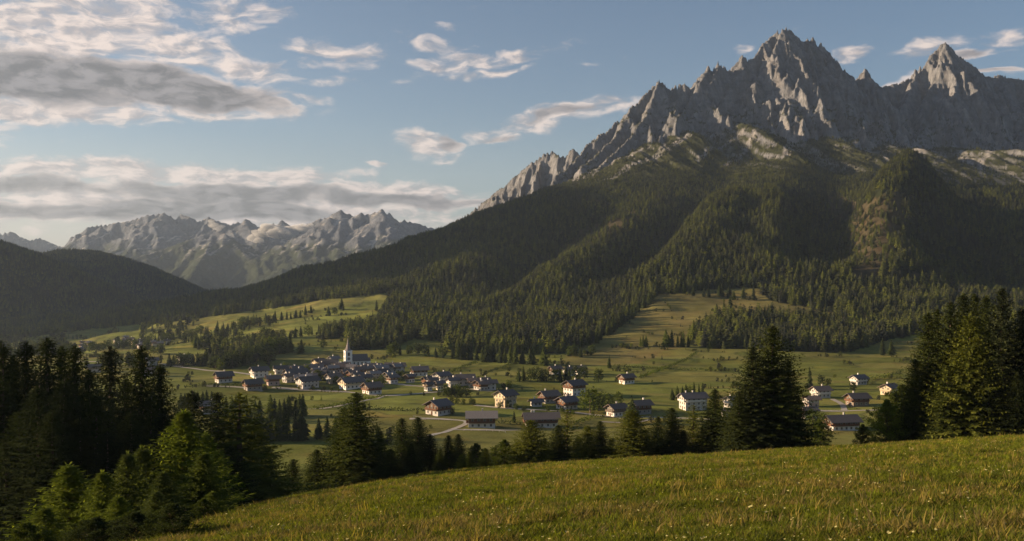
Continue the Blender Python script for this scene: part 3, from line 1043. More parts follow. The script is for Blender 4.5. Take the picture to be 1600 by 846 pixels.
# ------------------------------------------------------------------ trees
class Leafy:
    def __init__(s, seed):
        s.r = random.Random(seed)
        s.v = []; s.f = []; s.m = []

    def rhomb(s, a, d, w, l, m=0, fold=.25):
        """a leaf-shaped blade from a, along d (unit), side vector w (with length), length l"""
        b = len(s.v)
        a = np.array(a); mid = a + d * l * .45
        s.v += [tuple(a), tuple(mid + w), tuple(a + d * l), tuple(mid - w)]
        s.f.append((b, b + 1, b + 2, b + 3)); s.m.append(m)

    def tube(s, p, r, n=6, m=1):
        p = np.array(p, float)
        b = len(s.v)
        for k in range(len(p)):
            t = p[min(k + 1, len(p) - 1)] - p[max(k - 1, 0)]
            t = t / (np.linalg.norm(t) + 1e-9)
            u = np.cross(t, (0.3, 1, 0.1)); u /= np.linalg.norm(u)
            w = np.cross(t, u)
            for j in range(n):
                a = 2 * pi * j / n
                s.v.append(tuple(p[k] + r[k] * (cos(a) * u + sin(a) * w)))
        for k in range(len(p) - 1):
            for j in range(n):
                s.f.append((b + k * n + j, b + k * n + (j + 1) % n, b + (k + 1) * n + (j + 1) % n, b + (k + 1) * n + j)); s.m.append(m)

    def mesh(s, name, mats):
        return mesh_np(name, s.v, s.f, mats, smooth=False, mat_idx=s.m)


def unit(v):
    return v / (np.linalg.norm(v) + 1e-9)


def spruce(seed, h=20.0, rad=4.2, dz=.42, nb=8, sparse=0.0, droop=.35, base=.04, spray=1.0, pw=.85, ragged=.25, top_lean=0):
    """returns (crown, trunk) collections; unit height is h metres"""
    L = Leafy(seed); rr = L.r
    T = Leafy(seed + 1)
    npt = 9
    lean = [(top_lean * (k / npt) ** 2 + rr.uniform(-.05, .05), rr.uniform(-.05, .05), h * k / (npt - 1)) for k in range(npt)]
    T.tube(lean, [max(.02, .017 * h * (1 - k / (npt - 1)) ** .8) for k in range(npt)], 7, 0)
    z = h * base
    lobes = [(rr.uniform(0, 2 * pi), rr.uniform(-ragged, ragged)) for _ in range(5)]
    while z < h * .985:
        t = z / h
        env = (1 - t) ** pw
        if t < .12:
            env *= .72 + 2.3 * t
        for b in range(nb):
            if rr.random() < sparse:
                continue
            ph = 2 * pi * (b + rr.random() * .8) / nb + z * 2.1
            w = 1 + sum(a * cos(ph * (i + 1) - p0 + z * .5) for i, (p0, a) in enumerate(lobes)) * .45
            Lb = max(.18, rad * env * w * rr.uniform(.72, 1.12))
            rise = .55 * t - .12 - droop * (1 - t)
            zs = z + rr.uniform(-.5, .5) * dz
            axis = np.array([cos(ph), sin(ph), 0.0])
            side0 = np.array([-sin(ph), cos(ph), 0.0])
            ns = max(2, int(Lb / (.36 / spray)))
            for k in range(ns + 1):
                s_ = (k + .3) / (ns + .3)
                if s_ < .22 and Lb > 1.2 and rr.random() < .6:
                    continue
                r_ = Lb * s_
                zz = zs + rise * r_ - .18 * droop * r_ * (1 - s_) + .10 * r_ * s_ * s_
                p = axis * r_ + np.array([top_lean * t * t, 0, zz])
                ls = (.30 + .20 * Lb * (1 - s_)) * spray ** -.35 * rr.uniform(.8, 1.25)
                for sg in (-1, 1):
                    d = unit(axis * rr.uniform(.5, .9) + side0 * sg * rr.uniform(.55, 1.0) + np.array([0, 0, rr.uniform(-.45, .05)]))
                    wv = unit(np.cross(d, np.array([rr.uniform(-.5, .5), rr.uniform(-.5, .5), 1.0]))) * ls * rr.uniform(.17, .25)
                    L.rhomb(p, d, wv, ls)
                # hanging twig
                if rr.random() < .75:
                    d = unit(axis * rr.uniform(.0, .5) + side0 * rr.uniform(-.5, .5) + np.array([0, 0, -1.0]))
                    wv = unit(np.cross(d, axis + side0 * rr.uniform(-.8, .8))) * ls * .2
                    L.rhomb(p, d, wv, ls * .8)
            tip = axis * Lb + np.array([top_lean * t * t, 0, zs + rise * Lb + .10 * Lb])
            L.rhomb(tip - axis * .25, unit(axis + np.array([0, 0, .15])), side0 * .10, .6)
        z += dz * rr.uniform(.8, 1.2) * (.55 + .6 * (1 - t))
    # leader
    for k in range(8):
        a = rr.uniform(0, 2 * pi)
        d = unit(np.array([cos(a) * .35, sin(a) * .35, 1.0]))
        L.rhomb(np.array([top_lean, 0, h * .975]), d, np.array([-sin(a), cos(a), 0]) * .06, .6)
    return L, T


def leafy_tree(seed, h=10.0, rad=3.0, nleaf=9000, leaf=.20, conic=.6, base=.12, clumps=60):
    L = Leafy(seed); rr = L.r
    T = Leafy(seed + 1)
    npt = 8
    T.tube([(rr.uniform(-.1, .1) * (k > 0), rr.uniform(-.1, .1) * (k > 0), h * .93 * k / (npt - 1)) for k in range(npt)], [max(.02, .018 * h * (1 - .95 * k / (npt - 1))) for k in range(npt)], 7, 0)
    cl = []
    for k in range(clumps):
        t = base + (1 - base) * ((k + rr.random()) / clumps) ** .9
        # outline: ovoid mixed with cone
        u = (t - base) / (1 - base)
        env = (1 - conic) * math.sqrt(max(0, 1 - (2 * u - .85) ** 2 * .95)) + conic * (1 - u) ** .85 * min(1, .55 + 3 * u)
        env = max(env, .06)
        ph = k * 2.399 + rr.uniform(-.5, .5)
        r_ = rad * env * rr.uniform(.22, 1.15)
        c = np.array([cos(ph) * r_, sin(ph) * r_, t * h * .96])
        cl.append((c, rad * (.09 + .15 * env) * rr.uniform(.6, 1.4)))
        # limb
        z0 = max(.05 * h, c[2] - r_ * .7)
        T.tube([(0, 0, z0), (c[0] * .5, c[1] * .5, z0 + (c[2] - z0) * .45), tuple(c)], [.022 * rad, .014 * rad, .005 * rad], 4, 0)
    per = nleaf // clumps
    for c, cr in cl:
        out = unit(np.array([c[0], c[1], .35 * rad]))
        for _ in range(per):
            v = np.array([rr.gauss(0, 1), rr.gauss(0, 1), rr.gauss(0, .75)])
            v = unit(v) * cr * rr.random() ** .45
            p = c + v
            d = unit(np.array([rr.gauss(0, 1), rr.gauss(0, 1), rr.gauss(-.2, .7)]) + out * .5)
            wv = unit(np.cross(d, np.array([rr.gauss(0, 1), rr.gauss(0, 1), rr.gauss(0, 1)]))) * leaf * .33
            L.rhomb(p, d, wv, leaf * rr.uniform(.8, 1.4))
    return L, T


def small_spruce(seed, h=1.0, rad=.24, tiers=15, nb=8, var=.25, base=.05):
    """a light spruce for distance, unit height; crown and trunk in one mesh"""
    L = Leafy(seed); rr = L.r
    L.tube([(0, 0, -.03), (0, 0, .9)], [.016, .004], 4, 1)
    lob = [(rr.uniform(0, 6.28), rr.uniform(-var, var)) for _ in range(3)]
    for k in range(tiers):
        t = base + (1 - base) * (k + rr.uniform(-.2, .2)) / tiers
        env = max(.03, (1 - t)) ** .8 * (1 if t > .12 else .75)
        for b in range(nb):
            ph = 2 * pi * (b + rr.random()) / nb + k
            w = 1 + sum(a * cos(ph * (i + 1) - p0) for i, (p0, a) in enumerate(lob))
            l_ = rad * env * w * rr.uniform(.6, 1.2) + .012
            ax = np.array([cos(ph), sin(ph), 0]); sd = np.array([-sin(ph), cos(ph), 0])
            tip = ax * l_ + np.array([0, 0, t - .20 * l_ - .01])
            b0 = len(L.v)
            wd = .30 * l_ + .006
            mid = ax * l_ * .6 + np.array([0, 0, t - .03 * l_])
            L.v += [(0, 0, t + .30 * l_ + .01), tuple(mid + sd * wd + np.array([0, 0, -.03])), tuple(tip), tuple(mid - sd * wd - np.array([0, 0, .03]))]
            L.f.append((b0, b0 + 1, b0 + 2, b0 + 3)); L.m.append(0)
    d = len(L.v)
    L.v += [(-.006, 0, .93), (.006, 0, .93), (0, 0, 1.0), (0, 0, 1.0)]
    L.f.append((d, d + 1, d + 2, d + 3)); L.m.append(0)
    return L


def small_round(seed, rad=.36, n=420, leaf=.075):
    L = Leafy(seed); rr = L.r
    L.tube([(0, 0, -.03), (0, 0, .55)], [.025, .01], 4, 1)
    cs = []
    for k in range(11):
        t = .22 + .72 * k / 10
        e = math.sqrt(max(.05, 1 - (2 * t - 1.05) ** 2))
        ph = k * 2.4
        cs.append((np.array([cos(ph) * rad * e * .55, sin(ph) * rad * e * .55, t * .92]), rad * rr.uniform(.35, .55)))
    for _ in range(n):
        c, cr = rr.choice(cs)
        v = unit(np.array([rr.gauss(0, 1), rr.gauss(0, 1), rr.gauss(0, .8)])) * cr * rr.random() ** .4
        d = unit(np.array([rr.gauss(0, 1), rr.gauss(0, 1), rr.gauss(0, 1)]))
        wv = unit(np.cross(d, np.array([rr.gauss(0, 1), rr.gauss(0, 1), rr.gauss(0, 1)]))) * leaf * .45
        L.rhomb(c + v, d, wv, leaf)
    return L


KINDS = {}


def reg(key, LT, h, mleaf):
    L, T = LT
    KINDS[key] = (L.mesh('crown', [M[mleaf]]), T.mesh('trunk', [M['bark']]), h)


reg('full', spruce(11, 20, 6.3, .42, 10, droop=.30, pw=.80), 20, 'spruce')
reg('full2', spruce(23, 20, 5.6, .44, 10, droop=.38, pw=.78, ragged=.35), 20, 'spruce')
reg('narrow', spruce(37, 20, 4.4, .46, 9, droop=.42, pw=.75), 20, 'spruce')
reg('dark', spruce(51, 22, 6.4, .46, 10, droop=.42, pw=.82, ragged=.3), 22, 'spruce_dark')
reg('dark2', spruce(59, 22, 5.4, .48, 9, droop=.45, pw=.78, ragged=.35), 22, 'spruce_dark')
reg('sparse', spruce(71, 18, 5.0, .62, 7, sparse=.25, droop=.15, pw=.62, ragged=.4), 18, 'larch')
reg('bushy', spruce(83, 12, 4.4, .36, 10, droop=.12, pw=.70, ragged=.4), 12, 'larch')
reg('bushy2', spruce(97, 12, 4.0, .38, 10, droop=.20, pw=.66, ragged=.4), 12, 'larch')
reg('lime', spruce(201, 10, 3.7, .27, 11, sparse=.12, droop=-.10, pw=.88, ragged=.5, spray=1.15), 10, 'lime')
reg('lime2', spruce(213, 8, 2.9, .25, 10, sparse=.15, droop=-.12, pw=.88, ragged=.55, spray=1.2), 8, 'lime')
reg('round', leafy_tree(127, 9, 3.6, 14000, .22, .35, .06, 110), 9, 'leaf')
reg('round_pale', leafy_tree(131, 10, 3.4, 14000, .20, .4, .05, 110), 10, 'lime')

def split_tree(L, leafmat):
    """crown mesh and trunk mesh of a small tree"""
    V = np.array(L.v); Fq = np.array(L.f); m = np.array(L.m)
    out = []
    for k, nm, mt in ((0, 'crown', leafmat), (1, 'trunk', 'bark')):
        f = Fq[m == k]
        u, inv = np.unique(f, return_inverse=True)
        out.append(mesh_np(nm, V[u], inv.reshape(f.shape), [M[mt]], False))
    return out


SMALL = {
    'sp': [split_tree(small_spruce(300 + i, rad=.21 + .03 * i, tiers=17, nb=9), 'spruce') for i in range(4)],
    'rd': [split_tree(small_round(320 + i, rad=.32 + .04 * i, n=520), 'leaf') for i in range(3)],
}


def tree(px, ytop, Y, kind, label, name='spruce', cat='tree', group=None, wide=1.0, lean=0.0):
    """a detailed tree at distance Y whose top shows at photo row ytop"""
    x = (px - CX) / F * Y
    z = gz(x, Y)
    top = (CY - ytop) / F * Y
    h = max(1.5, top - z)
    cr, tk, h0 = KINDS[kind]
    s = h / h0
    e = bpy.data.objects.new(name, None)
    COL.objects.link(e)
    e.location = (x, Y, z - .15)
    e.rotation_euler = (lean, 0, random.uniform(0, 6.28))
    e.scale = (s * wide, s * wide, s)
    tag(e, label, cat, group)
    obj('crown', cr, e)
    obj('trunk', tk, e)
    return e


# --- left wood of dark spruces
GL = 'dark spruces of the left wood'
LW = [
    (-60, 520, 108, 'dark', 1), (-22, 505, 112, 'dark', 1), (4, 534, 106, 'dark2', 1), (20, 556, 118, 'dark2', 1),
    (41, 531, 112, 'dark', 1), (74, 525, 110, 'dark2', 1.05), (97, 538, 118, 'dark2', 1), (117, 536, 114, 'dark', .95), (140, 575, 108, 'dark2', 1),
    (172, 539, 128, 'narrow', 1.1), (196, 590, 122, 'dark2', 1), (221, 537, 120, 'dark', 1.05), (250, 567, 118, 'dark', .95), (236, 618, 112, 'dark2', 1.1),
    (-15, 610, 104, 'dark', 1.1), (30, 640, 102, 'dark2', 1.1), (82, 639, 98, 'dark', 1.1), (125, 650, 102, 'dark', 1.1), (168, 672, 100, 'dark2', 1.2), (205, 640, 102, 'dark', 1.1), (60, 600, 100, 'dark', 1.1), (150, 610, 104, 'dark', 1.1), (100, 590, 104, 'dark', 1.0),
    (10, 690, 100, 'dark2', 1.2), (255, 640, 104, 'dark', 1.05), (-50, 640, 104, 'dark', 1.1),
]
LL = ['tall dark spruce at the left edge of the photo', 'tallest dark spruce leaning over the left frame edge', 'narrow dark spruce beside the left frame edge, top level with the valley hamlet',
      'low dark spruce between the two leftmost tall spruces', 'dark pointed spruce second of the tall row in the left wood', 'tallest sharp topped spruce of the left wood, above the distant hamlet',
      'slim spruce just right of the tallest one in the left wood', 'twin topped neighbour, right spruce of the closely paired spruces in the left wood', 'short black spruce in the dip of the left wood skyline',
      'lighter olive spruce standing free in the gap of the left wood', 'low dark spruce under the lighter olive spruce', 'broad dark spruce, highest at the right end of the left wood',
      'last tall dark spruce at the right end of the left wood', 'short dark spruce in front of the right end of the left wood', 'black spruce low at the left frame edge, second row',
      'black spruce of the second row right of the frame edge', 'grey green spruce with rounded tip standing forward in the left wood', 'shaded spruce in the middle of the left wood second row', 'short shaded spruce above the three light green trees',
      'shaded spruce behind the tall light green tree, on its left', 'shaded spruce filling the left wood between first and third tall tops', 'shaded spruce below the gap of the left wood', 'shaded spruce in the heart of the left wood',
      'lowest dark spruce at the bottom left corner', 'dark spruce directly behind the top of the big light green tree', 'half hidden dark spruce cut by the left frame edge']
for (a, b, c, d, w), l in zip(LW, LL):
    tree(a, b, c, d, l, group=GL, wide=w * 1.3)

# --- light green trees
GLI = 'light green trees in front of the left wood'
for a in [(287, 641, 74, 'lime', 'big light green tree in front of the dark wood, tallest of the light ones', 1.15),
          (322, 676, 80, 'lime', 'light green tree leaning out right of the big light green one', 1.05),
          (222, 698, 72, 'lime2', 'light green tree directly left of the big light green one', 1.1),
          (199, 706, 66, 'lime2', 'slender light green tree second left of the big light green one', 1.0),
          (160, 735, 64, 'lime2', 'short light green tree between the slender one and the leftmost light one', 1.15),
          (107, 724, 68, 'lime2', 'bushy light green tree leftmost of the light green trees', 1.4),
          (255, 735, 62, 'lime', 'low light green tree at the foot of the big light green one', 1.2),
          (70, 790, 60, 'lime2', 'small light green sapling near the bottom left corner', 1.6),
          (345, 735, 80, 'round', 'dark leafy bush at the right foot of the big light green tree', 1.5),
          (318, 706, 66, 'lime', 'light green tree bordering the meadow, right of the big light green one', 1.3),
          (332, 765, 58, 'lime2', 'short light green tree at the lowest corner of the meadow', 1.7),
          (184, 772, 53, 'lime2', 'short light green tree low between the two leftmost light green ones', 1.5),
          (244, 765, 55, 'lime2', 'short light green tree in front of the big light green one', 1.5),
          (150, 822, 40, 'round', 'dark bush on the bottom edge below the leftmost light green trees', 2.0),
          (212, 818, 38, 'round', 'dark bush on the bottom edge below the short light green trees', 2.0),
          (272, 822, 37, 'round', 'dark bush on the bottom edge where grass begins, nearest the meadow', 2.0),
          (40, 812, 48, 'round', 'dark leafy bush in the bottom left corner', 1.9),
          (130, 815, 47, 'round', 'low leafy bush cut by the bottom edge under the leftmost light green trees', 2.0),
          (205, 815, 47, 'round', 'dark leafy bush cut by the bottom edge under the slender light green tree', 1.8),
          (265, 812, 50, 'round', 'dark leafy bush at the bottom edge, left foot of the big light green tree', 1.9),
          (318, 790, 56, 'round', 'dark leafy bush at the bottom edge where the meadow begins', 1.6)]:
    tree(*a[:5], name='deciduous_tree' if a[3] == 'round' else 'larch_tree', group=GLI, wide=a[5] * (1 if a[3] == 'round' else 1.35))

# --- trees between the light ones and the big middle spruce
GM = 'conifers along the lower edge of the meadow'
for a in [(300, 614, 150, 'narrow', 'thin dark spruce rising behind the big light green tree', 1.0),
          (340, 616, 148, 'dark2', 'dark spruce right behind the big light green tree', .95),
          (374, 618, 122, 'sparse', 'tall open conifer with bare trunk showing, right of the light green trees', 1.35),
          (398, 660, 138, 'full2', 'middle sized conifer close behind the tall open conifer', 1.1),
          (360, 700, 110, 'full2', 'low conifer under the tall open conifer, left of its trunk', 1.2),
          (418, 702, 150, 'dark2', 'small dark spruce at the left end of the meadow edge', 1.1),
          (392, 735, 130, 'dark', 'low dark spruce at the foot of the tall open conifer', 1.3),
          (458, 721, 165, 'dark2', 'small isolated cone shaped spruce left of the big middle spruce', 1.15),
          (495, 706, 160, 'dark', 'dark spruce touching the big middle spruce on its left', 1.15),
          (557, 617, 158, 'full2', 'big dark spruce in the middle of the valley view, below the church', 1.05),
          (538, 640, 163, 'dark', 'dark spruce merging into the left side of the big middle spruce', 1.0),
          (578, 690, 156, 'dark', 'shorter dark spruce merging into the right foot of the big middle spruce', 1.2),
          (628, 657, 172, 'dark2', 'left one of the twin spruces below the brown and white chalet', 1.1),
          (653, 655, 176, 'dark', 'right one of the twin spruces below the brown and white chalet', 1.0),
          (610, 705, 166, 'dark', 'low dark spruce at the left foot of the twin spruces', 1.2),
          (672, 682, 172, 'dark', 'dark spruce at the right shoulder of the twin spruces', 1.1),
          (701, 684, 176, 'dark2', 'left spruce of the narrow pair right of the twin spruces', 1.1),
          (716, 682, 180, 'dark', 'right spruce of the narrow pair right of the twin spruces', 1.0),
          (722, 714, 160, 'bushy', 'little bright sapling in front of the narrow pair of spruces', 1.0),
          (744, 696, 176, 'round', 'dark round tree between the narrow pair and the bright young conifer', .8),
          (759, 705, 160, 'bushy2', 'short yellow green conifer leftmost of the sunlit row', 1.0),
          (788, 690, 164, 'round', 'rounded dull green tree in the sunlit row', .9),
          (829, 661, 162, 'bushy', 'yellow green cone shaped conifer in front of the long chalet', 1.05),
          (872, 668, 166, 'full', 'dark green conifer left of the thin pine in the row', 1.1),
          (886, 644, 168, 'sparse', 'thin pine with its trunk showing in the sunlit row', .9),
          (903, 685, 170, 'full2', 'low dark conifer right of the thin pine', 1.0),
          (918, 670, 162, 'bushy2', 'sunlit conifer, left of the joined pair', .95),
          (938, 662, 164, 'full', 'darker conifer, right of the joined pair', .95),
          (988, 645, 160, 'bushy', 'largest yellow green conifer of the row, below the orange chalet', 1.05),
          (1009, 676, 166, 'bushy2', 'pale conifer half hidden behind the right side of the largest yellow green one', .9),
          (1028, 655, 168, 'full', 'narrow green spruce left of the pointed dark spruce in the row', .9),
          (1050, 641, 162, 'full2', 'pointed green spruce with full skirt below the long white house', 1.05),
          (1083, 637, 166, 'sparse', 'open reddish conifer with pale trunk before the long white house', .95),
          (1117, 611, 166, 'dark', 'dark spire shaped spruce left of the giant spruce', .95),
          (1098, 668, 170, 'dark2', 'low dark spruce between the open reddish conifer and the spire', 1.0),
          ]:
    tree(a[0], a[1] - 5, *a[2:5], group=GM, wide=a[5] * (1.85 if a[3] != 'round' else 1.4))
for a in [(527, 690, 160, 'full2', 'middle sized dark conifer squeezed left of the big middle spruce', 1.5),
          (595, 672, 164, 'dark2', 'slim dark conifer at the right shoulder of the big middle spruce', 1.5),
          (643, 690, 164, 'full', 'low conifer in front of the twin spruces', 1.7),
          (688, 700, 166, 'dark', 'low dark conifer between the twin spruces and the narrow pair', 1.7),
          (733, 704, 168, 'full2', 'low dark conifer left of the dark round tree', 1.6),
          (774, 698, 170, 'full', 'low green conifer between the short yellow green one and the rounded tree', 1.5),
          (808, 690, 168, 'bushy', 'pale conifer between the rounded tree and the cone shaped one', 1.6),
          (850, 684, 164, 'bushy2', 'pale conifer left of the dark green conifer by the thin pine', 1.6),
          (956, 684, 162, 'bushy2', 'low pale conifer filling the gap before the largest yellow green one', 1.6),
          (968, 690, 166, 'full', 'low green conifer hidden behind the left side of the largest yellow green one', 1.5),
          (1068, 672, 162, 'bushy', 'low pale conifer between the pointed green spruce and the reddish conifer', 1.6),
          (1138, 650, 162, 'dark2', 'low dark spruce between the spire and the giant spruce', 1.5)]:
    tree(*a[:5], group=GM, wide=a[5])
GG = 'giant spruces at the top edge of the meadow'
for a in [(1207, 508, 152, 'full', 'giant spruce with the highest top, centre right of the meadow edge', 1.5),
          (1176, 540, 150, 'full2', 'tall spruce grown into the left side of the giant spruce', 1.45),
          (1232, 560, 156, 'dark', 'shaded spruce grown into the right side of the giant spruce', 1.25),
          (1155, 610, 148, 'full', 'shorter spruce at the left foot of the giant spruce', 1.25),
          (1248, 620, 158, 'dark2', 'short dark spruce at the right foot of the giant spruce', 1.15)]:
    tree(*a[:5], group=GG, wide=a[5] * 1.1)
GR = 'group of great spruces at the right edge'
for a in [(1450, 487, 152, 'full2', 'leftmost great spruce of the right group, with open ragged side', 1.25),
          (1464, 482, 158, 'full', 'second great spruce of the right group, close behind the leftmost', 1.05),
          (1485, 471, 150, 'full', 'third great spruce of the right group, slightly higher than its left neighbours', 1.1),
          (1506, 457, 152, 'full2', 'fourth great spruce of the right group with a fine pointed top', 1.1),
          (1523, 458, 158, 'full', 'fifth great spruce of the right group, in the middle', 1.0),
          (1515, 492, 142, 'bushy', 'sunlit spruce standing forward in the middle of the right group', 1.15),
          (1541, 460, 156, 'full2', 'sixth great spruce of the right group just left of the highest', 1.0),
          (1566, 449, 148, 'full', 'highest great spruce of the right group with a stout top', 1.25),
          (1597, 478, 150, 'dark', 'dark great spruce cut by the right frame edge', 1.25),
          (1430, 560, 150, 'full', 'low spruce filling the left foot of the right group', 1.3),
          (1480, 570, 142, 'full2', 'low spruce in front of the third great spruce', 1.3),
          (1545, 560, 140, 'dark', 'low shaded spruce under the highest great spruce', 1.3),
          (1625, 500, 140, 'dark2', 'shaded spruce just beyond the right frame edge', 1.3),
          (1590, 580, 138, 'dark', 'low dark spruce at the right frame edge above the grass', 1.4)]:
    tree(*a[:5], group=GR, wide=a[5])
for a in [(1386, 622, 150, 'round_pale', 'pale leafy tree with thin trunk at the left foot of the right group', 1.25),
          (1410, 600, 160, 'round', 'dull green leafy tree behind the pale leafy one', 1.2),
          (1348, 661, 158, 'round', 'round dark bush standing alone left of the pale leafy tree', 1.1),
          (1280, 655, 200, 'round', 'grey green bush behind the right foot of the giant spruce', 1.1),
          (1366, 690, 148, 'round_pale', 'tiny bush in the grass beside the round dark bush', 1.5)]:
    tree(*a[:5], name='deciduous_tree', group='leafy trees beside the right group', wide=a[5])

# ------------------------------------------------------------------ small trees in the valley, one object each
def small_tree(px, py, hpx, kind, label, group, wide=1.0):
    x, y, z = place(px, py)
    ms = SMALL[kind]
    h = hpx / F * y
    me = ms[random.randrange(len(ms))]
    o = bpy.data.objects.new('spruce' if kind == 'sp' else 'deciduous_tree', None)
    COL.objects.link(o)
    obj('crown', me[0], o); obj('trunk', me[1], o)
    w = h * wide * random.uniform(.9, 1.15)
    o.location = (x, y, z - .1); o.scale = (w, w, h); o.rotation_euler = (0, 0, random.uniform(0, 6.28))
    return tag(o, label, 'tree', group)


SINGLE = [
    (471, 553, 24, 'sp', 'single conifer standing in the meadow left above the church'),
    (453, 551, 26, 'sp', 'conifer at the right tip of the dark wood strip left of the church'),
    (952, 576, 21, 'sp', 'lone conifer in the meadow above the brown and white farmhouse'),
    (912, 593, 22, 'rd', 'leafy tree right of the trees hiding the brown roofs'),
    (935, 597, 22, 'rd', 'single leafy tree left of the farmhouse in the meadow'),
    (922, 646, 40, 'rd', 'big leafy tree beside the white double gabled house'),
    (936, 642, 30, 'rd', 'second leafy tree close right of the big one by the double gabled house'),
    (951, 640, 26, 'rd', 'middle sized leafy tree above the orange walled chalet'),
    (967, 632, 20, 'rd', 'small leafy tree behind the orange walled chalet'),
    (988, 664, 44, 'sp', 'conifer between the orange walled chalet and the dark timber chalet'),
    (803, 661, 20, 'sp', 'small conifer between the two long roofed chalets'),
    (795, 607, 13, 'rd', 'small bush tree at the end of the cottages right of the village'),
    (1265, 608, 36, 'sp', 'tall pale conifer above the white house right of the giant spruce'),
    (1283, 603, 17, 'rd', 'rounded tree right of the tall pale conifer'),
    (1294, 604, 13, 'rd', 'low rounded tree second right of the tall pale conifer'),
    (1379, 556, 28, 'sp', 'left conifer of the pair on the sunny knoll'),
    (1393, 556, 26, 'sp', 'right conifer of the pair on the sunny knoll'),
    (1333, 612, 16, 'rd', 'round bush below the white house on the knoll'),
    (1120, 492, 18, 'sp', 'smaller conifer of the clump in the dry clearing'),
    (1141, 493, 31, 'sp', 'tallest conifer of the clump in the dry clearing'),
    (1131, 491, 20, 'sp', 'middle conifer of the clump in the dry clearing'),
    (511, 687, 38, 'sp', 'middle dark conifer of the trio on the near valley floor'),
    (498, 686, 34, 'sp', 'left dark conifer of the trio on the near valley floor'),
    (524, 685, 35, 'sp', 'right dark conifer of the trio on the near valley floor'),
    (505, 545, 14, 'rd', 'low bush in the meadow above the church village'),
    (548, 546, 20, 'sp', 'conifer directly behind the church spire'),
    (590, 687, 22, 'sp', 'little pale conifer right of the big middle spruce, on the valley floor'),
    (1183, 655, 30, 'sp', 'conifer seen just left of the giant spruce trunk'),
    (1288, 672, 26, 'rd', 'dull leafy tree left of the large dark timber chalet'),
    (1270, 668, 30, 'rd', 'leafy tree right beside the giant spruce, above the meadow edge'),
    (534, 484, 18, 'sp', 'lone conifer at the top of the upper left meadow'),
    (508, 469, 12, 'sp', 'tiny conifer on the skyline of the upper left meadow'),
    (513, 494, 16, 'sp', 'left tree in the middle of the upper left meadow'),
    (523, 492, 13, 'rd', 'right tree in the middle of the upper left meadow'),
    (588, 486, 18, 'sp', 'conifer at the right end of the upper left meadow'),
]
for px, py, hp, k, l in SINGLE:
    small_tree(px, py, hp, k, l, 'single trees in the valley', 1.25 if k == 'rd' else 1.15)


def row(pts, n, hmin, hmax, kind, label, group, jit=1.5, wide=1.1):
    pts = np.array(pts, float)
    made = []
    seg = np.hypot(*np.diff(pts, axis=0).T); cum = np.concatenate([[0], np.cumsum(seg)])
    for k in range(n):
        s = cum[-1] * (k + .5 + random.uniform(-.3, .3)) / n
        i = min(np.searchsorted(cum, s, 'right') - 1, len(seg) - 1)
        p = pts[i] + (pts[i + 1] - pts[i]) * (s - cum[i]) / seg[i]
        kk = kind if kind in ('sp', 'rd') else ('rd' if random.random() < .4 else 'sp')
        made += [None]
        made[-1] = small_tree(p[0] + random.uniform(-jit, jit), p[1] + random.uniform(-jit, jit) * .5, random.uniform(hmin, hmax), kk, label, group, wide * (1.15 if kk == 'rd' else 1))
    number_row(made, label)


row([(806, 597), (832, 596), (862, 598), (905, 594)], 11, 18, 27, 'mix', '# from left in the tree row right of the village', 'tree row right of the village')
row([(690, 620), (730, 622)], 6, 14, 22, 'rd', '# leafy tree from left in the leafy cluster below the cottages', 'leafy cluster below the cottages')
row([(705, 632), (745, 634)], 5, 10, 14, 'rd', '# from left in the bank by the chalet', 'bushes on the bank by the chalet')
row([(1047, 626), (1103, 620)], 8, 18, 26, 'mix', '# from left in the trees behind the long white house', 'trees behind the long white house')
row([(1036, 542), (1078, 543)], 7, 18, 30, 'sp', '# from left in the conifers at the left end of the wood band', 'conifers at the left end of the wood band')
row([(418, 655), (478, 650)], 8, 30, 40, 'sp', '# conifer from left in the rear rank of the near copse', 'rear rank of the near copse')
row([(345, 690), (405, 692), (476, 686)], 17, 42, 58, 'sp', '# conifer from left in the front rank of the near copse', 'front rank of the near copse', 5)
row([(1085, 462), (1130, 466), (1178, 470)], 9, 14, 24, 'sp', '# from left in the loose conifers at the top of the clearing', 'loose conifers at the top of the clearing', 5)
row([(1040, 458), (1100, 453), (1180, 449)], 12, 18, 28, 'sp', '# conifer from left in the upper edge of the clearing', 'upper edge of the clearing', 2)
row([(895, 548), (935, 536), (960, 518), (990, 494), (1015, 474)], 16, 18, 28, 'sp', '# conifer from left in the left edge of the clearing', 'left edge of the clearing', 3)
row([(880, 556), (900, 560), (925, 556)], 5, 14, 22, 'mix', '# from left in the trees at the tip of the clearing', 'trees at the tip of the clearing', 4)
row([(1000, 542), (1012, 540)], 3, 14, 20, 'sp', '# from left in the small conifers in the lower clearing', 'small conifers in the lower clearing', 3)
row([(350, 655), (410, 660)], 7, 36, 44, 'sp', '# conifer from left in the left end of the near copse', 'left end of the near copse')
row([(278, 640), (335, 632)], 8, 22, 30, 'sp', '# conifer from left in the plantation below the left farmhouse', 'plantation below the left farmhouse')
row([(322, 572), (345, 578), (385, 570), (420, 555), (447, 551)], 26, 20, 30, 'mix', '# tree from left in the front of the wood strip left of the church', 'front of the wood strip left of the church', 2.5)
row([(262, 572), (318, 572)], 9, 16, 24, 'mix', '# from left in the trees by the left road', 'trees by the left road')
row([(413, 505), (470, 497), (487, 489)], 10, 12, 18, 'sp', '# from left in the tree line in the upper left meadow', 'tree line in the upper left meadow')
row([(405, 530), (450, 528), (490, 524), (560, 512)], 18, 12, 20, 'mix', '# from left in the tree belt between the left meadows', 'tree belt between the left meadows')
row([(605, 556), (640, 553), (692, 560)], 10, 14, 22, 'mix', '# from left of the trees at the wood foot right of the church', 'trees at the foot of the wood, right of the church')
row([(700, 560), (760, 566), (850, 572)], 16, 22, 34, 'sp', '# conifer from left in the front edge of the great wood', 'front edge of the great wood')
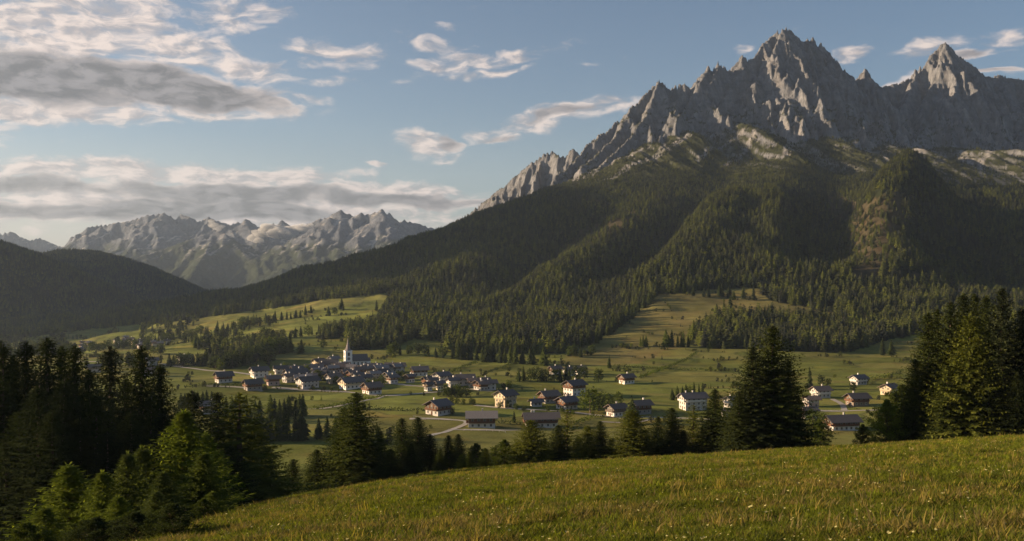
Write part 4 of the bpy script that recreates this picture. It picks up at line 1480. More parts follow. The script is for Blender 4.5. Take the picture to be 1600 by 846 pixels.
row([(235, 540), (270, 532), (330, 520), (400, 508)], 22, 11, 18, 'mix', '# from left in the broken tree belt across the left meadows', 'broken tree belt across the left meadows', 3)
row([(140, 550), (200, 545), (262, 556)], 14, 12, 18, 'rd', '# from left in the trees round the far hamlet', 'trees round the far hamlet', 4)
row([(300, 545), (330, 540), (345, 538)], 7, 12, 19, 'sp', '# from left in the small conifer group in the left meadows', 'small conifer group in the left meadows', 2)
row([(440, 578), (520, 600), (600, 602), (640, 590)], 24, 9, 17, 'rd', '# from left in the garden trees of the village', 'garden trees of the village', 6)
row([(770, 640), (860, 645), (1010, 655)], 10, 7, 12, 'rd', '# from left in the garden bushes of the lower chalets', 'garden bushes of the lower chalets', 6)

# ------------------------------------------------------------------ scattered stuff
def scatter_nodes(name, protos):
    ng = bpy.data.node_groups.new(name, 'GeometryNodeTree')
    ng.interface.new_socket('Geometry', in_out='INPUT', socket_type='NodeSocketGeometry')
    ng.interface.new_socket('Geometry', in_out='OUTPUT', socket_type='NodeSocketGeometry')
    gi = ng.nodes.new('NodeGroupInput'); go = ng.nodes.new('NodeGroupOutput')
    mp = ng.nodes.new('GeometryNodeMeshToPoints')
    ng.links.new(gi.outputs[0], mp.inputs['Mesh'])
    j = ng.nodes.new('GeometryNodeJoinGeometry')
    for p in reversed(protos):
        oi = ng.nodes.new('GeometryNodeObjectInfo')
        oi.inputs['Object'].default_value = p
        oi.inputs['As Instance'].default_value = True
        ng.links.new(oi.outputs['Geometry'], j.inputs[0])
    ip = ng.nodes.new('GeometryNodeInstanceOnPoints')
    ng.links.new(mp.outputs[0], ip.inputs['Points'])
    ng.links.new(j.outputs[0], ip.inputs['Instance'])
    ip.inputs['Pick Instance'].default_value = True

    def attr(nm, typ):
        a = ng.nodes.new('GeometryNodeInputNamedAttribute'); a.data_type = typ
        a.inputs['Name'].default_value = nm
        return a.outputs['Attribute']
    ng.links.new(attr('pick', 'INT'), ip.inputs['Instance Index'])
    ng.links.new(attr('turn', 'FLOAT_VECTOR'), ip.inputs['Rotation'])
    ng.links.new(attr('size', 'FLOAT_VECTOR'), ip.inputs['Scale'])
    ng.links.new(ip.outputs[0], go.inputs[0])
    return ng


def scatter(name, pts, size, protos, tilt=0.0, label=None, pick=None):
    n = len(pts)
    me = bpy.data.meshes.new(name)
    me.vertices.add(n); me.vertices.foreach_set('co', np.asarray(pts, np.float32).ravel())
    a = me.attributes.new('pick', 'INT', 'POINT'); a.data.foreach_set('value', (rng.integers(0, len(protos), n) if pick is None else pick).astype(np.int32))
    t = np.zeros((n, 3), np.float32); t[:, 2] = rng.uniform(0, 6.28, n)
    t[:, 0] = rng.normal(0, tilt, n); t[:, 1] = rng.normal(0, tilt, n)
    a = me.attributes.new('turn', 'FLOAT_VECTOR', 'POINT'); a.data.foreach_set('vector', t.ravel())
    a = me.attributes.new('size', 'FLOAT_VECTOR', 'POINT'); a.data.foreach_set('vector', np.asarray(size, np.float32).ravel())
    o = obj(name, me)
    md = o.modifiers.new('scatter', 'NODES')
    md.node_group = scatter_nodes(name, protos)
    tag(o, label, kind='stuff')
    return o


def proto(me):
    return bpy.data.objects.new('source', me)   # never linked: only a source for the scattered wood


FAR_P = [proto(small_spruce(400 + i, rad=.19 + .028 * i, tiers=10, nb=7, var=.3).mesh('forest_spruce', [M['far_needles'], M['bark']])) for i in range(5)]
FAR_R = [proto(small_round(420 + i, rad=.30, n=150, leaf=.13).mesh('forest_leafy', [M['far_needles'], M['bark']])) for i in range(2)]


def build_forest():
    xs, ys, mz, isrock, slope = MASSIF
    # candidates by area, thinned where they cannot be told apart
    n = 300000
    th = rng.uniform(R(-35), R(35), n)
    r = np.sqrt(rng.uniform(600 ** 2, 4600 ** 2, n))
    x = r * np.sin(th); y = r * np.cos(th)
    keep = (y > 600) & ~((y > 2900) & (x > -400))
    x = x[keep]; y = y[keep]
    z = ground_height(x, y)
    f, cut, dry = land_cover(x, y, z)
    px, py = proj(x, y, z)
    hillside = (x < -850) & (y > 2300) & (z > -135)
    thin = fbm(x / 60, y / 60, 3, seed=120)
    f = f | hillside
    f &= ~cut
    f &= thin > -.62
    tl = 248 - 60 * sstep(x, 900, 1250) + 75 * fbm(x / 110, y / 110, 3, seed=121) + 20 * rng.normal(0, 1, len(x))
    f &= (z < tl) | (x < -900)
    f &= y > np.where(x < -900, 1500, 800)
    x = x[f]; y = y[f]; z = z[f]
    h = (8.5 + 10 * rng.random(len(x)) ** 1.2) * (1 + .12 * fbm(x / 80, y / 80, 2, seed=122)) * np.interp(y, [800, 1300, 2400, 4000], [1.1, 1.05, .82, .8])
    hi = np.clip((z - 150) / 80, 0, 1) * (x > -900)
    h *= 1 - .5 * hi
    # height as in the photo at the foot of the wood
    w = h * rng.uniform(1.1, 1.85, len(x))
    print('forest trees', len(x))
    pk = rng.integers(0, len(FAR_P), len(x))
    lf = (rng.random(len(x)) < .10) & (y < 1700)
    pk = np.where(lf, len(FAR_P) + rng.integers(0, 2, len(x)), pk)
    h = np.where(lf, h * .75, h); w = np.where(lf, h, w)
    print('N', len(x))
    scatter('forest', np.stack([x, y, z - .3], -1), np.stack([w, w, h], -1), FAR_P + FAR_R, .02, 'dense conifer forest covering the mountain slopes above the meadows', pk)
    # thin survivors in the felled strips, dwarf pines above the wood
    n = 70000
    x = rng.uniform(-250, 1900, n); y = rng.uniform(1400, 2900, n)
    z = ground_height(x, y, True)
    f, cut, dry = land_cover(x, y, z)
    k1 = cut & (rng.random(n) < .75) & (fbm(x / 22, y / 60, 3, seed=127) > -.25)
    ix = np.clip(((x - xs[0]) / 3.6).astype(int), 0, len(xs) - 1)
    iy = np.clip(np.searchsorted(ys, y), 0, len(ys) - 1)
    rk = isrock[ix, iy] | (slope[ix, iy] > 1.5)
    k2 = (z > 200) & (z < 420 + 60 * fbm(x / 80, y / 80, 3, seed=125)) & (y > 2250) & (~rk) & (fbm(x / 45, y / 45, 3, seed=126) > -.15)
    k2 |= rk & (z < 470) & (slope[ix, iy] < 1.15) & (rng.random(n) < .35) & (y > 2250)
    h = np.where(k1, rng.uniform(6, 14, n), rng.uniform(3.5, 9, n))
    k2 &= rng.random(n) > .6 * sstep(x, 900, 1200)
    k = k1 | k2
    x, y, z, h = x[k], y[k], z[k], h[k]
    w = h * 1.4
    scatter('mountain_scrub', np.stack([x, y, z - .3], -1), np.stack([w, w, h], -1), FAR_P, .03, 'scattered dwarf pines and lone trees on felled strips and below the rock faces')
    # hedges, orchards and tree belts of the far left valley floor
    n = 3200
    th = rng.uniform(R(-29), R(-12), n); r = rng.uniform(820, 2600, n)
    x = r * np.sin(th); y = r * np.cos(th)
    z = ground_height(x, y)
    px, py = proj(x, y, z)
    m = ridged(x / 260, y / 420, 2, seed=130)
    k = (m > .70) & (py > 500) & (py < 575) & (px < 430) & (z < -60)
    k |= (px < 110) & (py > 505) & (py < 560)
    f, cut, dry = land_cover(x, y, z)
    k &= ~f
    x, y, z = x[k], y[k], z[k]
    h = rng.uniform(7, 14, len(x)); w = h * rng.uniform(.95, 1.2, len(x))
    scatter('valley_trees_cover', np.stack([x, y, z - .2], -1), np.stack([w, w, h], -1), FAR_P + FAR_R + FAR_R, .02, 'loose cover of small trees and hedges on the far left valley floor')

    # bushes and small trees along the borders of the plots
    n = 60000
    x = rng.uniform(-620, 620, n); y = rng.uniform(440, 1350, n)
    z = ground_height(x, y)
    px, py = proj(x, y, z)
    cell, edge = parcels(x + .35 * y, y * 1.0, 95.0, 48.0)
    f, cut, dry = land_cover(x, y, z)
    k = (edge < .055) & (fbm(x / 55, y / 55, 3, seed=135) > .08) & ~f
    x, y, z = x[k], y[k], z[k]
    h = rng.uniform(1.2, 4.6, len(x)) * rng.uniform(.6, 1.3, len(x)); w = h * 1.3
    scatter('hedgerow_cover', np.stack([x, y, z - .2], -1), np.stack([w, w, h], -1), FAR_R + FAR_R + FAR_P[:1], .02, 'broken lines of low bushes along the borders of the valley meadows')


build_forest()


# ------------------------------------------------------------------ meadow grass in front
def tuft(seed, mat, n=26, h=.22, spread=.16, heads=None):
    L = Leafy(seed); rr = L.r
    for k in range(n):
        a = rr.uniform(0, 6.28); r_ = spread * rr.random() ** .6
        p = np.array([cos(a) * r_, sin(a) * r_, -.02])
        b = rr.uniform(0, 6.28); ln = rr.uniform(.15, .75)
        hh = h * rr.uniform(.45, 1.15)
        d1 = np.array([cos(b) * ln * .4, sin(b) * ln * .4, 1.0]) * hh * .55
        d2 = d1 + np.array([cos(b) * ln, sin(b) * ln, .7]) * hh * .5
        w = np.array([-sin(b), cos(b), 0]) * rr.uniform(.006, .012)
        i = len(L.v)
        L.v += [tuple(p - w), tuple(p + w), tuple(p + d1 + w * .8), tuple(p + d1 - w * .8), tuple(p + d2), tuple(p + d2)]
        L.f += [(i, i + 1, i + 2, i + 3), (i + 3, i + 2, i + 4, i + 5)]; L.m += [0, 0]
        if heads and rr.random() < heads:
            q = p + d2
            for s_ in range(2):
                c = rr.uniform(0, 6.28)
                L.rhomb(q - np.array([0, 0, .015]), unit(np.array([cos(c), sin(c), .8])), np.array([-sin(c), cos(c), 0]) * .014, .045, 1)
    return L.mesh('tuft', [mat, M['petal']])


def build_grass():
    P = [proto(tuft(501, M['grass'], 30, .20, .20)), proto(tuft(502, M['grass'], 26, .26, .18)), proto(tuft(503, M['grass'], 34, .15, .24)),
         proto(tuft(504, M['grass_dry'], 14, .30, .16)), proto(tuft(505, M['grass'], 22, .24, .2, .012))]
    n = 190000
    th = rng.uniform(R(-34), R(34), n)
    r = np.exp(rng.uniform(math.log(11), math.log(175), n))
    x = r * np.sin(th); y = r * np.cos(th)
    px = CX + F * x / y
    clump = fbm(x / 2.2, y / 2.2, 3, seed=140)
    keep = (clump > -.45) & ~((x < -26) & (y > 70))
    x, y, r, clump = x[keep], y[keep], r[keep], clump[keep]
    z = ground_height(x, y)
    s = (.75 + r / 230) * rng.uniform(.65, 1.2, len(x)) * np.clip(1 + 1.0 * clump, .45, 1.9)
    u = rng.random(len(x))
    dry = fbm(x / 7, y / 5, 4, seed=141)
    pk = np.select([u < .34, u < .62, u < .955], [0, 1, 2], 4)
    pk = np.where((rng.random(len(x)) < .05 + .33 * sstep(dry, -.02, .3)), 3, pk)
    sx = s * 1.6
    scatter('meadow_grass', np.stack([x, y, z], -1), np.stack([sx, sx, s], -1), P, .10, 'short green meadow grass with dry stalks and small pale flowers', pk)

    n = 5200
    th = rng.uniform(R(-34), R(34), n); r = np.exp(rng.uniform(math.log(13), math.log(150), n))
    x = r * np.sin(th); y = r * np.cos(th)
    k = (fbm(x / 5, y / 5, 3, seed=150) > .02) & ~((x < -26) & (y > 70)); x, y, r = x[k], y[k], r[k]
    z = ground_height(x, y); s = rng.uniform(1.2, 2.1, len(x))
    scatter('meadow_weeds', np.stack([x, y, z], -1), np.stack([s * .9, s * .9, s], -1), P[3:4] + P[:1], .15, 'taller dry stalks and weeds standing out of the meadow grass')


build_grass()

# ------------------------------------------------------------------ roads and hedges
def ribbon(name, pts, width, mat, lift=.12, label=None):
    P = [place(*p) for p in pts]
    P = densify(P, 5.0)
    # smooth
    for _ in range(6):
        Q = P.copy(); Q[1:-1] = (P[:-2] + P[1:-1] * 2 + P[2:]) / 4; P = Q
    d = np.gradient(P[:, :2], axis=0); d /= np.linalg.norm(d, axis=1)[:, None] + 1e-9
    nrm = np.stack([-d[:, 1], d[:, 0]], -1)
    rows = []
    for s in (-1, -.33, .33, 1):
        q = P[:, :2] + nrm * width / 2 * s
        zz = ground_height(q[:, 0], q[:, 1]) + lift
        rows.append(np.column_stack([q, zz]))
    V = np.stack(rows, 1).reshape(-1, 3)
    me = mesh_np(name, V, grid_faces(len(P), 4), [mat])
    return tag(obj(name, me), kind='structure')


for pts, w in [
    ([(120, 566), (200, 566), (262, 571), (300, 576), (330, 580), (395, 586), (430, 592)], 4.5),
    ([(742, 634), (790, 639), (880, 643), (925, 649), (960, 653), (1060, 653), (1140, 660)], 4.5),
    ([(425, 606), (480, 610), (540, 612), (590, 620), (640, 617), (700, 612)], 4.5),
    ([(598, 600), (640, 603), (700, 607), (770, 612)], 4),
    ([(1235, 642), (1262, 641), (1320, 643), (1400, 641)], 4.5),
    ([(1320, 643), (1316, 630), (1300, 624)], 3.5),
    ([(640, 656), (690, 655), (740, 658), (700, 675), (670, 682)], 3),
    ([(700, 672), (760, 672), (800, 675), (830, 672)], 3.5),
    ([(600, 620), (570, 628), (520, 637), (480, 640)], 2.2),
    ([(1020, 655), (1000, 662), (940, 660)], 3),
    ([(320, 604), (370, 605), (410, 612)], 3),
]:
    ribbon('path', pts, w, M['gravel'])


def hedge(pts, w, h, label, seed):
    """a low hedge of leaf clumps following the ground"""
    P = densify([place(*p) for p in pts], 2.0)
    rr = random.Random(seed)
    L = Leafy(seed)
    for k in range(len(P)):
        hh = h * (.7 + .6 * rr.random())
        for _ in range(14):
            p = np.array([P[k][0] + rr.gauss(0, .9), P[k][1] + rr.gauss(0, w * .3), 0])
            p[2] = P[k][2] + rr.random() * hh - .1
            d = unit(np.array([rr.gauss(0, 1), rr.gauss(0, 1), rr.gauss(.4, 1)]))
            wv = unit(np.cross(d, np.array([rr.gauss(0, 1), rr.gauss(0, 1), rr.gauss(0, 1)]))) * .35
            L.rhomb(p, d, wv, 1.0)
    me = L.mesh('hedge', [M['leaf']])
    tag(obj('hedge', me), label, 'hedge', 'hedges between the meadows')


hedge([(705, 583), (722, 575), (745, 567)], 2, 2.0, 'dark slanting hedge in the sunny meadow right of the church', 1)
hedge([(762, 583), (785, 576), (800, 570)], 2, 1.6, 'short slanting hedge right of the longer one above the cottages', 2)
hedge([(1000, 592), (1045, 575), (1075, 562), (1088, 553)], 2, 2.2, 'long diagonal hedge climbing to the wood band below the clearing', 3)
hedge([(960, 573), (1040, 577), (1150, 581)], 2, 1.5, 'level hedge crossing the pasture left of the giant spruce', 4)
hedge([(490, 640), (540, 632), (585, 623), (600, 620)], 2, 1.5, 'low hedge running from the lowest village house down left', 5)
hedge([(570, 640), (640, 643), (700, 640)], 2, 1.6, 'level hedge left above the brown and white chalet', 6)
hedge([(1340, 598), (1380, 592), (1410, 584)], 3, 3, 'bushy hedge rising right of the white house on the knoll', 7)
hedge([(290, 606), (330, 602), (400, 604)], 2, 1.5, 'hedge in front of the left farmhouse', 8)
hedge([(900, 665), (920, 655), (945, 652)], 2, 2, 'hedge curving behind the row of conifers at the road', 9)
hedge([(770, 662), (815, 664)], 2, 2, 'hedge between the two long roofed chalets', 10)


# ------------------------------------------------------------------ houses
def window(parent, cx, cz, face, off, w, h, name='window'):
    """a framed window on a wall; face: 0 -X, 1 +X, 2 -Y, 3 +Y in the house's own axes"""
    b = MB()
    fr = .12
    d0, d1 = .03, .09

    def bx(u0, u1, z0, z1, a, c, m):
        if face == 0: b.box(-off - c, -off - a, u0, u1, z0, z1, m)
        if face == 1: b.box(off + a, off + c, u0, u1, z0, z1, m)
        if face == 2: b.box(u0, u1, -off - c, -off - a, z0, z1, m)
        if face == 3: b.box(u0, u1, off + a, off + c, z0, z1, m)
    bx(cx - w / 2, cx + w / 2, cz, cz + h, -.05, d0, 0)
    for (u0, u1, z0, z1) in ((cx - w / 2 - fr, cx - w / 2, cz - fr, cz + h + fr), (cx + w / 2, cx + w / 2 + fr, cz - fr, cz + h + fr), (cx - w / 2, cx + w / 2, cz + h, cz + h + fr), (cx - w / 2, cx + w / 2, cz - fr, cz), (cx - .04, cx + .04, cz, cz + h)):
        bx(u0, u1, z0, z1, -.05, d1, 1)
    return b.build(name, [M['glass'], M['frame']], parent)


def house(px, py, wpx, yaw, label, lower='plaster', upper='timber', roof='roof', aspect=1.25, storeys=2, upper_h=2.3, detail=2, balcony=True, sink=.6, extra_chimney=False, pitch=.5, group='houses of the valley', name='chalet'):
    """gable ends look along the house's own X axis; yaw turns the left gable towards the camera"""
    x, y, z = place(px, py)
    yaw = yaw + (int(px * 37 + py * 11) % 21 - 10) * (1.0 if detail < 2 else .4)
    th = R(yaw)
    span = wpx / F * y              # width the photo shows
    # half sizes: lx along the ridge, ly across
    k = aspect * abs(cos(th)) + abs(sin(th))
    D = span / k * .90
    ly = D / 2; lx = D * aspect / 2
    e = bpy.data.objects.new(name, None); COL.objects.link(e)
    e.location = (x, y + (lx + ly) * .4, 0)
    zz = min(gz(e.location.x, e.location.y), z + .8)
    e.location.z = zz - .1
    e.rotation_euler = (0, 0, th)
    tag(e, label, 'house', group)
    sh = 2.5
    h1 = storeys * sh - (sh if upper else 0) + .4
    if storeys == 1: h1 = 2.9
    H1 = h1
    eave = H1 + (upper_h if upper else .3)
    ridge = eave + ly * 2 * pitch * .5 + .0
    # lower walls
    b = MB()
    up = M[upper] if upper else M[lower]
    b.box(-lx, lx, -ly, ly, -sink - 1.5, H1)
    b.build('wall', M[lower], e)
    b = MB()
    q = .06 if upper else -.003
    b.poly_prism([(-lx - q, -ly - q, H1), (-lx - q, ly + q, H1), (-lx - q, ly + q, eave), (-lx - q, 0, ridge), (-lx - q, -ly - q, eave)][::-1], (2 * (lx + q), 0, 0))
    b.build('upper_wall' if upper else 'gable_wall', up, e)
    # roof with wide eaves
    ov = 1.6; gv = 1.6; t = .32
    sl = (ridge - eave) / ly
    b = MB()
    for s in (-1, 1):
        y1 = s * (ly + ov); z1 = eave - sl * ov + .12
        zr = ridge + .12
        pts = [(-lx - gv, 0, zr), (-lx - gv, y1, z1), (-lx - gv, y1, z1 + t), (-lx - gv, 0, zr + t)]
        if s < 0: pts = pts[::-1]
        b.poly_prism(pts, (2 * (lx + gv), 0, 0))
    rf = b.build('roof', M[roof], e)
    rc = random.Random(int(px * 7 + py))
    for c in range(2 if extra_chimney else 1):
        b = MB()
        cx_ = rc.uniform(-.5, .5) * lx if c == 0 else -.6 * lx
        cy_ = ly * .22
        b.box(cx_ - .35, cx_ + .35, cy_ - .35, cy_ + .35, ridge - 1.0, ridge + 1.25)
        b.box(cx_ - .45, cx_ + .45, cy_ - .45, cy_ + .45, ridge + 1.25, ridge + 1.4)
        b.build('chimney', M['plaster'], rf)
    if detail >= 1:
        faces = (0, 1, 2, 3) if detail >= 2 else (0, 2)
        for fc in faces:
            half, off = (ly, lx) if fc < 2 else (lx, ly)
            n = max(2, int(2 * half / 2.9))
            if detail < 2: n = min(n, 3)
            for lev in range(storeys if storeys > 1 else 1):
                zc = .95 + lev * sh
                isup = zc > H1 - .5
                if isup: zc = H1 + .75
                for i in range(n):
                    u = (-1 + (2 * i + 1) / n) * half * .92
                    window(e, u, zc, fc, off + (.06 if isup and upper else 0), 1.0, 1.25)
            if fc < 2 and ridge - eave > 1.6:
                window(e, 0, eave - .35, fc, off + q, .9, 1.0)
    if balcony and upper:
        b = MB()
        zb = H1 + .02
        b.box(-lx - 1.15, -lx - .08, -ly * .96, ly * .96, zb - .18, zb)
        b.box(-lx - 1.15, -lx - 1.07, -ly * .96, ly * .96, zb + .12, zb + .95)
        nb = int(2 * ly / 2.4)
        for i in range(nb + 1):
            u = -ly * .94 + i * 1.88 * ly / max(nb, 1)
            b.box(-lx - 1.18, -lx - 1.04, u - .06, u + .06, zb - .02, min(eave - .2, zb + 2.2))
        b.build('balcony', M[upper], e)
        if detail >= 2:
            b = MB()
            b.box(-lx * .95, lx * .95, -ly - 1.05, -ly - .08, zb - .18, zb)
            b.box(-lx * .95, lx * .95, -ly - 1.05, -ly - .97, zb + .12, zb + .92)
            b.build('balcony', M[upper], e)
    if detail >= 2:
        b = MB()
        if True:
            b.box(-lx - .12, -lx + .1, -.55, .55, -.3, 2.05)
        b.build('door', M['timber'], e)
    return e


HOUSES = [
    # px, py, width, yaw, label, options
    (684, 650, 44, 48, 'brown balconied chalet with white ground floor on its own pale terrace below the village', dict(storeys=2, upper_h=2.7, aspect=1.05)),
    (790, 637, 37, 42, 'cream walled chalet with bright sunlit gable beside the pale road', dict(lower='cream', upper='cream', storeys=3, aspect=1.05, upper_h=2.4)),
    (752, 669, 48, 4, 'long chalet with pale roof, brown upper floor and white base, nearest to the meadow', dict(roof='roof_pale', aspect=1.5, storeys=2, upper_h=2.9)),
    (846, 669, 58, 10, 'widest long roofed chalet with several chimneys behind the sunlit conifers', dict(aspect=1.9, extra_chimney=True, roof='roof', storeys=2)),
    (858, 631, 34, 30, 'brown chalet with steep roof left of the white double gabled house', dict(lower='stone', storeys=2, pitch=.55, roof='roof_brown')),
    (838, 636, 20, 20, 'small white cottage at the left side of the steep roofed chalet', dict(storeys=1, upper=None, detail=1)),
    (898, 619, 38, 38, 'white double gabled house with brown balcony, highest of the lower chalets', dict(storeys=3, aspect=1.2, roof='roof')),
    (886, 641, 37, 35, 'white chalet with dark roof just below the double gabled house', dict(storeys=2, aspect=1.15)),
    (964, 652, 34, 36, 'orange cream chalet with brown roof next to the conifer', dict(lower='plaster', upper='timber_grey', roof='roof_brown', storeys=2)),
    (1003, 648, 34, 22, 'dark timber chalet with hipped looking roof right of the orange cream one', dict(storeys=2, upper_h=2.8, roof='roof_brown', lower='stone')),
    (980, 601, 26, 28, 'solitary farmhouse with brown timber front and white corners in the high pasture', dict(storeys=2, roof='roof_brown')),
    (1085, 642, 46, 12, 'long white house with two chimneys behind the open reddish conifer', dict(upper='plaster', aspect=1.55, storeys=3, upper_h=2.3, extra_chimney=True)),
    (1143, 637, 24, 42, 'small bright white gable peeping out left of the giant spruce', dict(storeys=2, upper='plaster', detail=1)),
    (1133, 651, 10, 15, 'tiny white shed left of the giant spruce', dict(storeys=1, upper=None, detail=0, balcony=False)),
    (1285, 623, 30, 18, 'white two storey house with brown roof right of the giant spruce', dict(upper='plaster', roof='roof_brown', storeys=2)),
    (1270, 637, 22, 15, 'pinkish house with reddish roof touching the giant spruce', dict(lower='pink', upper='plaster', roof='roof_brown', storeys=2, detail=1)),
    (1344, 602, 26, 25, 'white house with balcony on the knoll below the pair of conifers', dict(storeys=2, upper='plaster')),
    (1343, 636, 35, 14, 'dark timber farmhouse with flat grey roof below the knoll', dict(storeys=2, lower='timber_grey', upper='timber', roof='roof')),
    (1320, 673, 56, 14, 'largest dark timber chalet with white base, nearest of the right hand houses', dict(storeys=2, aspect=1.6, roof='roof')),
    (1393, 617, 32, 38, 'cream gabled house half hidden by the right group of spruces', dict(lower='cream', upper='cream', roof='roof_brown', storeys=2)),
    (1266, 655, 24, 10, 'grey roofed barn at the right foot of the giant spruce', dict(lower='stone', upper='timber_grey', storeys=1, detail=1)),
    (347, 599, 32, 36, 'left farmhouse with pyramid like roof and balconies, alone beside its driveway', dict(storeys=2, aspect=1.1)),
    (403, 591, 32, 30, 'white gabled house at the left entry of the village', dict(upper='plaster', storeys=2, detail=1)),
    (393, 611, 33, 32, 'dark farmhouse with stone base, lowest at the left entry of the village', dict(lower='stone', storeys=2)),
    (425, 603, 24, 22, 'low brown house between the dark farmhouse and the white inn', dict(lower='pink', roof='roof_brown', storeys=1, detail=1)),
    (460, 594, 40, 32, 'large white inn with balcony gables left in the village', dict(upper='plaster', storeys=2, aspect=1.5)),
    (479, 607, 38, 36, 'white house with dark roof and bright gable in front of the large white inn', dict(upper='plaster', storeys=2, aspect=1.35)),
    (547, 609, 42, 34, 'cream gabled house with long side in the middle front of the village', dict(upper='cream', storeys=2, aspect=1.3)),
    (580, 616, 34, 36, 'lowest village house with brown balcony and white base', dict(storeys=2, aspect=1.05, roof='roof_brown')),
    (437, 585, 22, 25, 'small grey roofed house behind the white inn on its left', dict(upper='plaster', detail=1)),
    (489, 584, 30, 20, 'long dark roofed house above the large white inn', dict(upper='plaster', aspect=1.6, storeys=2, detail=1)),
    (500, 593, 26, 16, 'dark roofed house right behind the bright gabled one', dict(upper='timber', detail=1)),
    (512, 577, 30, 18, 'wide roofed house left below the church tower', dict(upper='plaster', aspect=1.5, detail=1)),
    (497, 573, 20, 35, 'small yellowish gable at the top left of the village', dict(lower='cream', upper='cream', detail=1)),
    (521, 570, 18, 40, 'white gable standing highest left of the church', dict(upper='plaster', detail=1, roof='roof_pale')),
    (533, 583, 26, 14, 'reddish roofed house directly below the church', dict(lower='pink', upper='timber', roof='roof_brown', detail=1)),
    (520, 600, 26, 40, 'cream gabled cottage left of the middle front house', dict(lower='cream', upper='plaster', detail=1, roof='roof_brown')),
    (545, 592, 24, 28, 'dark cottage squeezed between the church and the middle front house', dict(upper='timber', detail=1)),
    (561, 588, 22, 34, 'brown gabled cottage below the church nave', dict(upper='timber', lower='cream', detail=1, roof='roof_brown')),
    (583, 583, 28, 14, 'grey roofed house right beside the church nave', dict(upper='plaster', detail=1, aspect=1.4)),
    (597, 591, 22, 38, 'white gabled cottage among garden trees right of the church', dict(upper='timber', detail=1)),
    (570, 600, 20, 36, 'small white cottage right behind the middle front house', dict(upper='plaster', detail=1)),
    (616, 582, 32, 10, 'long white house with dark roof, right end of the village centre', dict(upper='plaster', aspect=1.6, detail=1)),
    (613, 600, 18, 40, 'dark little chalet among trees right of the lowest village house', dict(upper='timber', detail=1)),
    (655, 588, 28, 26, 'white house with brown balcony alone right of the village centre', dict(upper='timber', detail=1, aspect=1.3)),
    (690, 598, 30, 34, 'white cottage with tall roof, left of the row of cottages', dict(upper='plaster', detail=1)),
    (668, 604, 18, 40, 'low lit cottage in front of the row of cottages', dict(lower='cream', upper='timber', storeys=1, detail=1)),
    (726, 603, 32, 22, 'wide cottage in the middle of the row of cottages', dict(upper='plaster', detail=1, aspect=1.4)),
    (750, 610, 22, 38, 'brown fronted cottage second from the right of the row', dict(upper='timber', detail=1, roof='roof_brown')),
    (765, 610, 22, 20, 'last cottage of the row, with white right wall', dict(upper='plaster', detail=1)),
    (707, 606, 18, 36, 'small pale cottage in front of the wide cottage', dict(upper='plaster', detail=1, storeys=1)),
    (288, 568, 24, 24, 'white house beside the left road at the end of the wood strip', dict(upper='plaster', detail=1)),
    (325, 648, 30, 30, 'pale brown roofed house half hidden behind the near dark copse', dict(lower='stone', roof='roof_pale', detail=1)),
    (868, 586, 20, 30, 'left one of the brown roofed houses behind the tree row', dict(upper='timber', detail=1, roof='roof_brown')),
    (890, 587, 20, 34, 'middle one of the brown roofed houses behind the tree row', dict(upper='plaster', detail=1, roof='roof_brown')),
    (907, 586, 18, 30, 'right one of the brown roofed houses behind the tree row', dict(upper='timber', detail=1, roof='roof_brown')),
    (236, 572, 20, 24, 'grey house seen through the gap of the left wood', dict(upper='plaster', detail=1)),
    (228, 588, 24, 10, 'long grey barn right of the lighter olive spruce', dict(lower='stone', upper='timber_grey', detail=1, aspect=1.8, storeys=1)),
    (145, 583, 24, 14, 'grey barn seen between the tall spruces of the left wood', dict(lower='stone', upper='timber_grey', detail=1, aspect=1.6, storeys=1)),
]
for h_ in HOUSES:
    house(*h_[:5], **h_[5])
rh = random.Random(5)
core = []
for k in range(24):
    px = 445 + 180 * (k + rh.random()) / 24; py = 578 + 22 * rh.random() + (4 if px < 480 else 0)
    core.append((house(px, py, rh.uniform(15, 21), rh.uniform(8, 48), 'small house packed among its neighbours in the dense village core below the church',
          lower=rh.choice(['plaster', 'plaster', 'cream', 'stone']), upper=rh.choice(['timber', 'plaster', 'timber_grey', 'plaster']), roof=rh.choice(['roof', 'roof_brown', 'roof_pale', 'roof']), storeys=2, detail=1, aspect=rh.uniform(1, 1.6), group='small houses of the village core')))
number_row(core, '# from left of the small houses packed below the church')
sheds = []
for k in range(9):
    px = 640 + 130 * (k + rh.random()) / 9; py = 596 + 16 * rh.random()
    sheds.append(house(px, py, rh.uniform(13, 18), rh.uniform(8, 48), 'small outbuilding scattered between the row of cottages right of the village',
          lower=rh.choice(['plaster', 'cream', 'stone']), upper=rh.choice(['timber', 'timber_grey']), roof=rh.choice(['roof', 'roof_brown']), storeys=1, detail=1, group='outbuildings by the cottages'))
number_row(sheds, '# from left of the small outbuildings between the cottages right of the village')
hamlet = []
for k in range(22):
    px = rh.uniform(118, 262); py = 546 - (px - 118) * .07 + rh.uniform(-8, 8)
    hamlet.append(house(px, py, rh.uniform(6, 9), rh.uniform(10, 50), 'tiny pale house of the far hamlet above the left wood',
          lower=rh.choice(['plaster', 'cream', 'stone']), upper=rh.choice(['timber', 'plaster', 'timber_grey']), roof=rh.choice(['roof', 'roof_brown', 'roof_pale']), storeys=2, detail=0, balcony=False, group='houses of the far hamlet', name='farmhouse'))
number_row(hamlet, '# from left of the tiny pale houses in the far hamlet above the left wood')


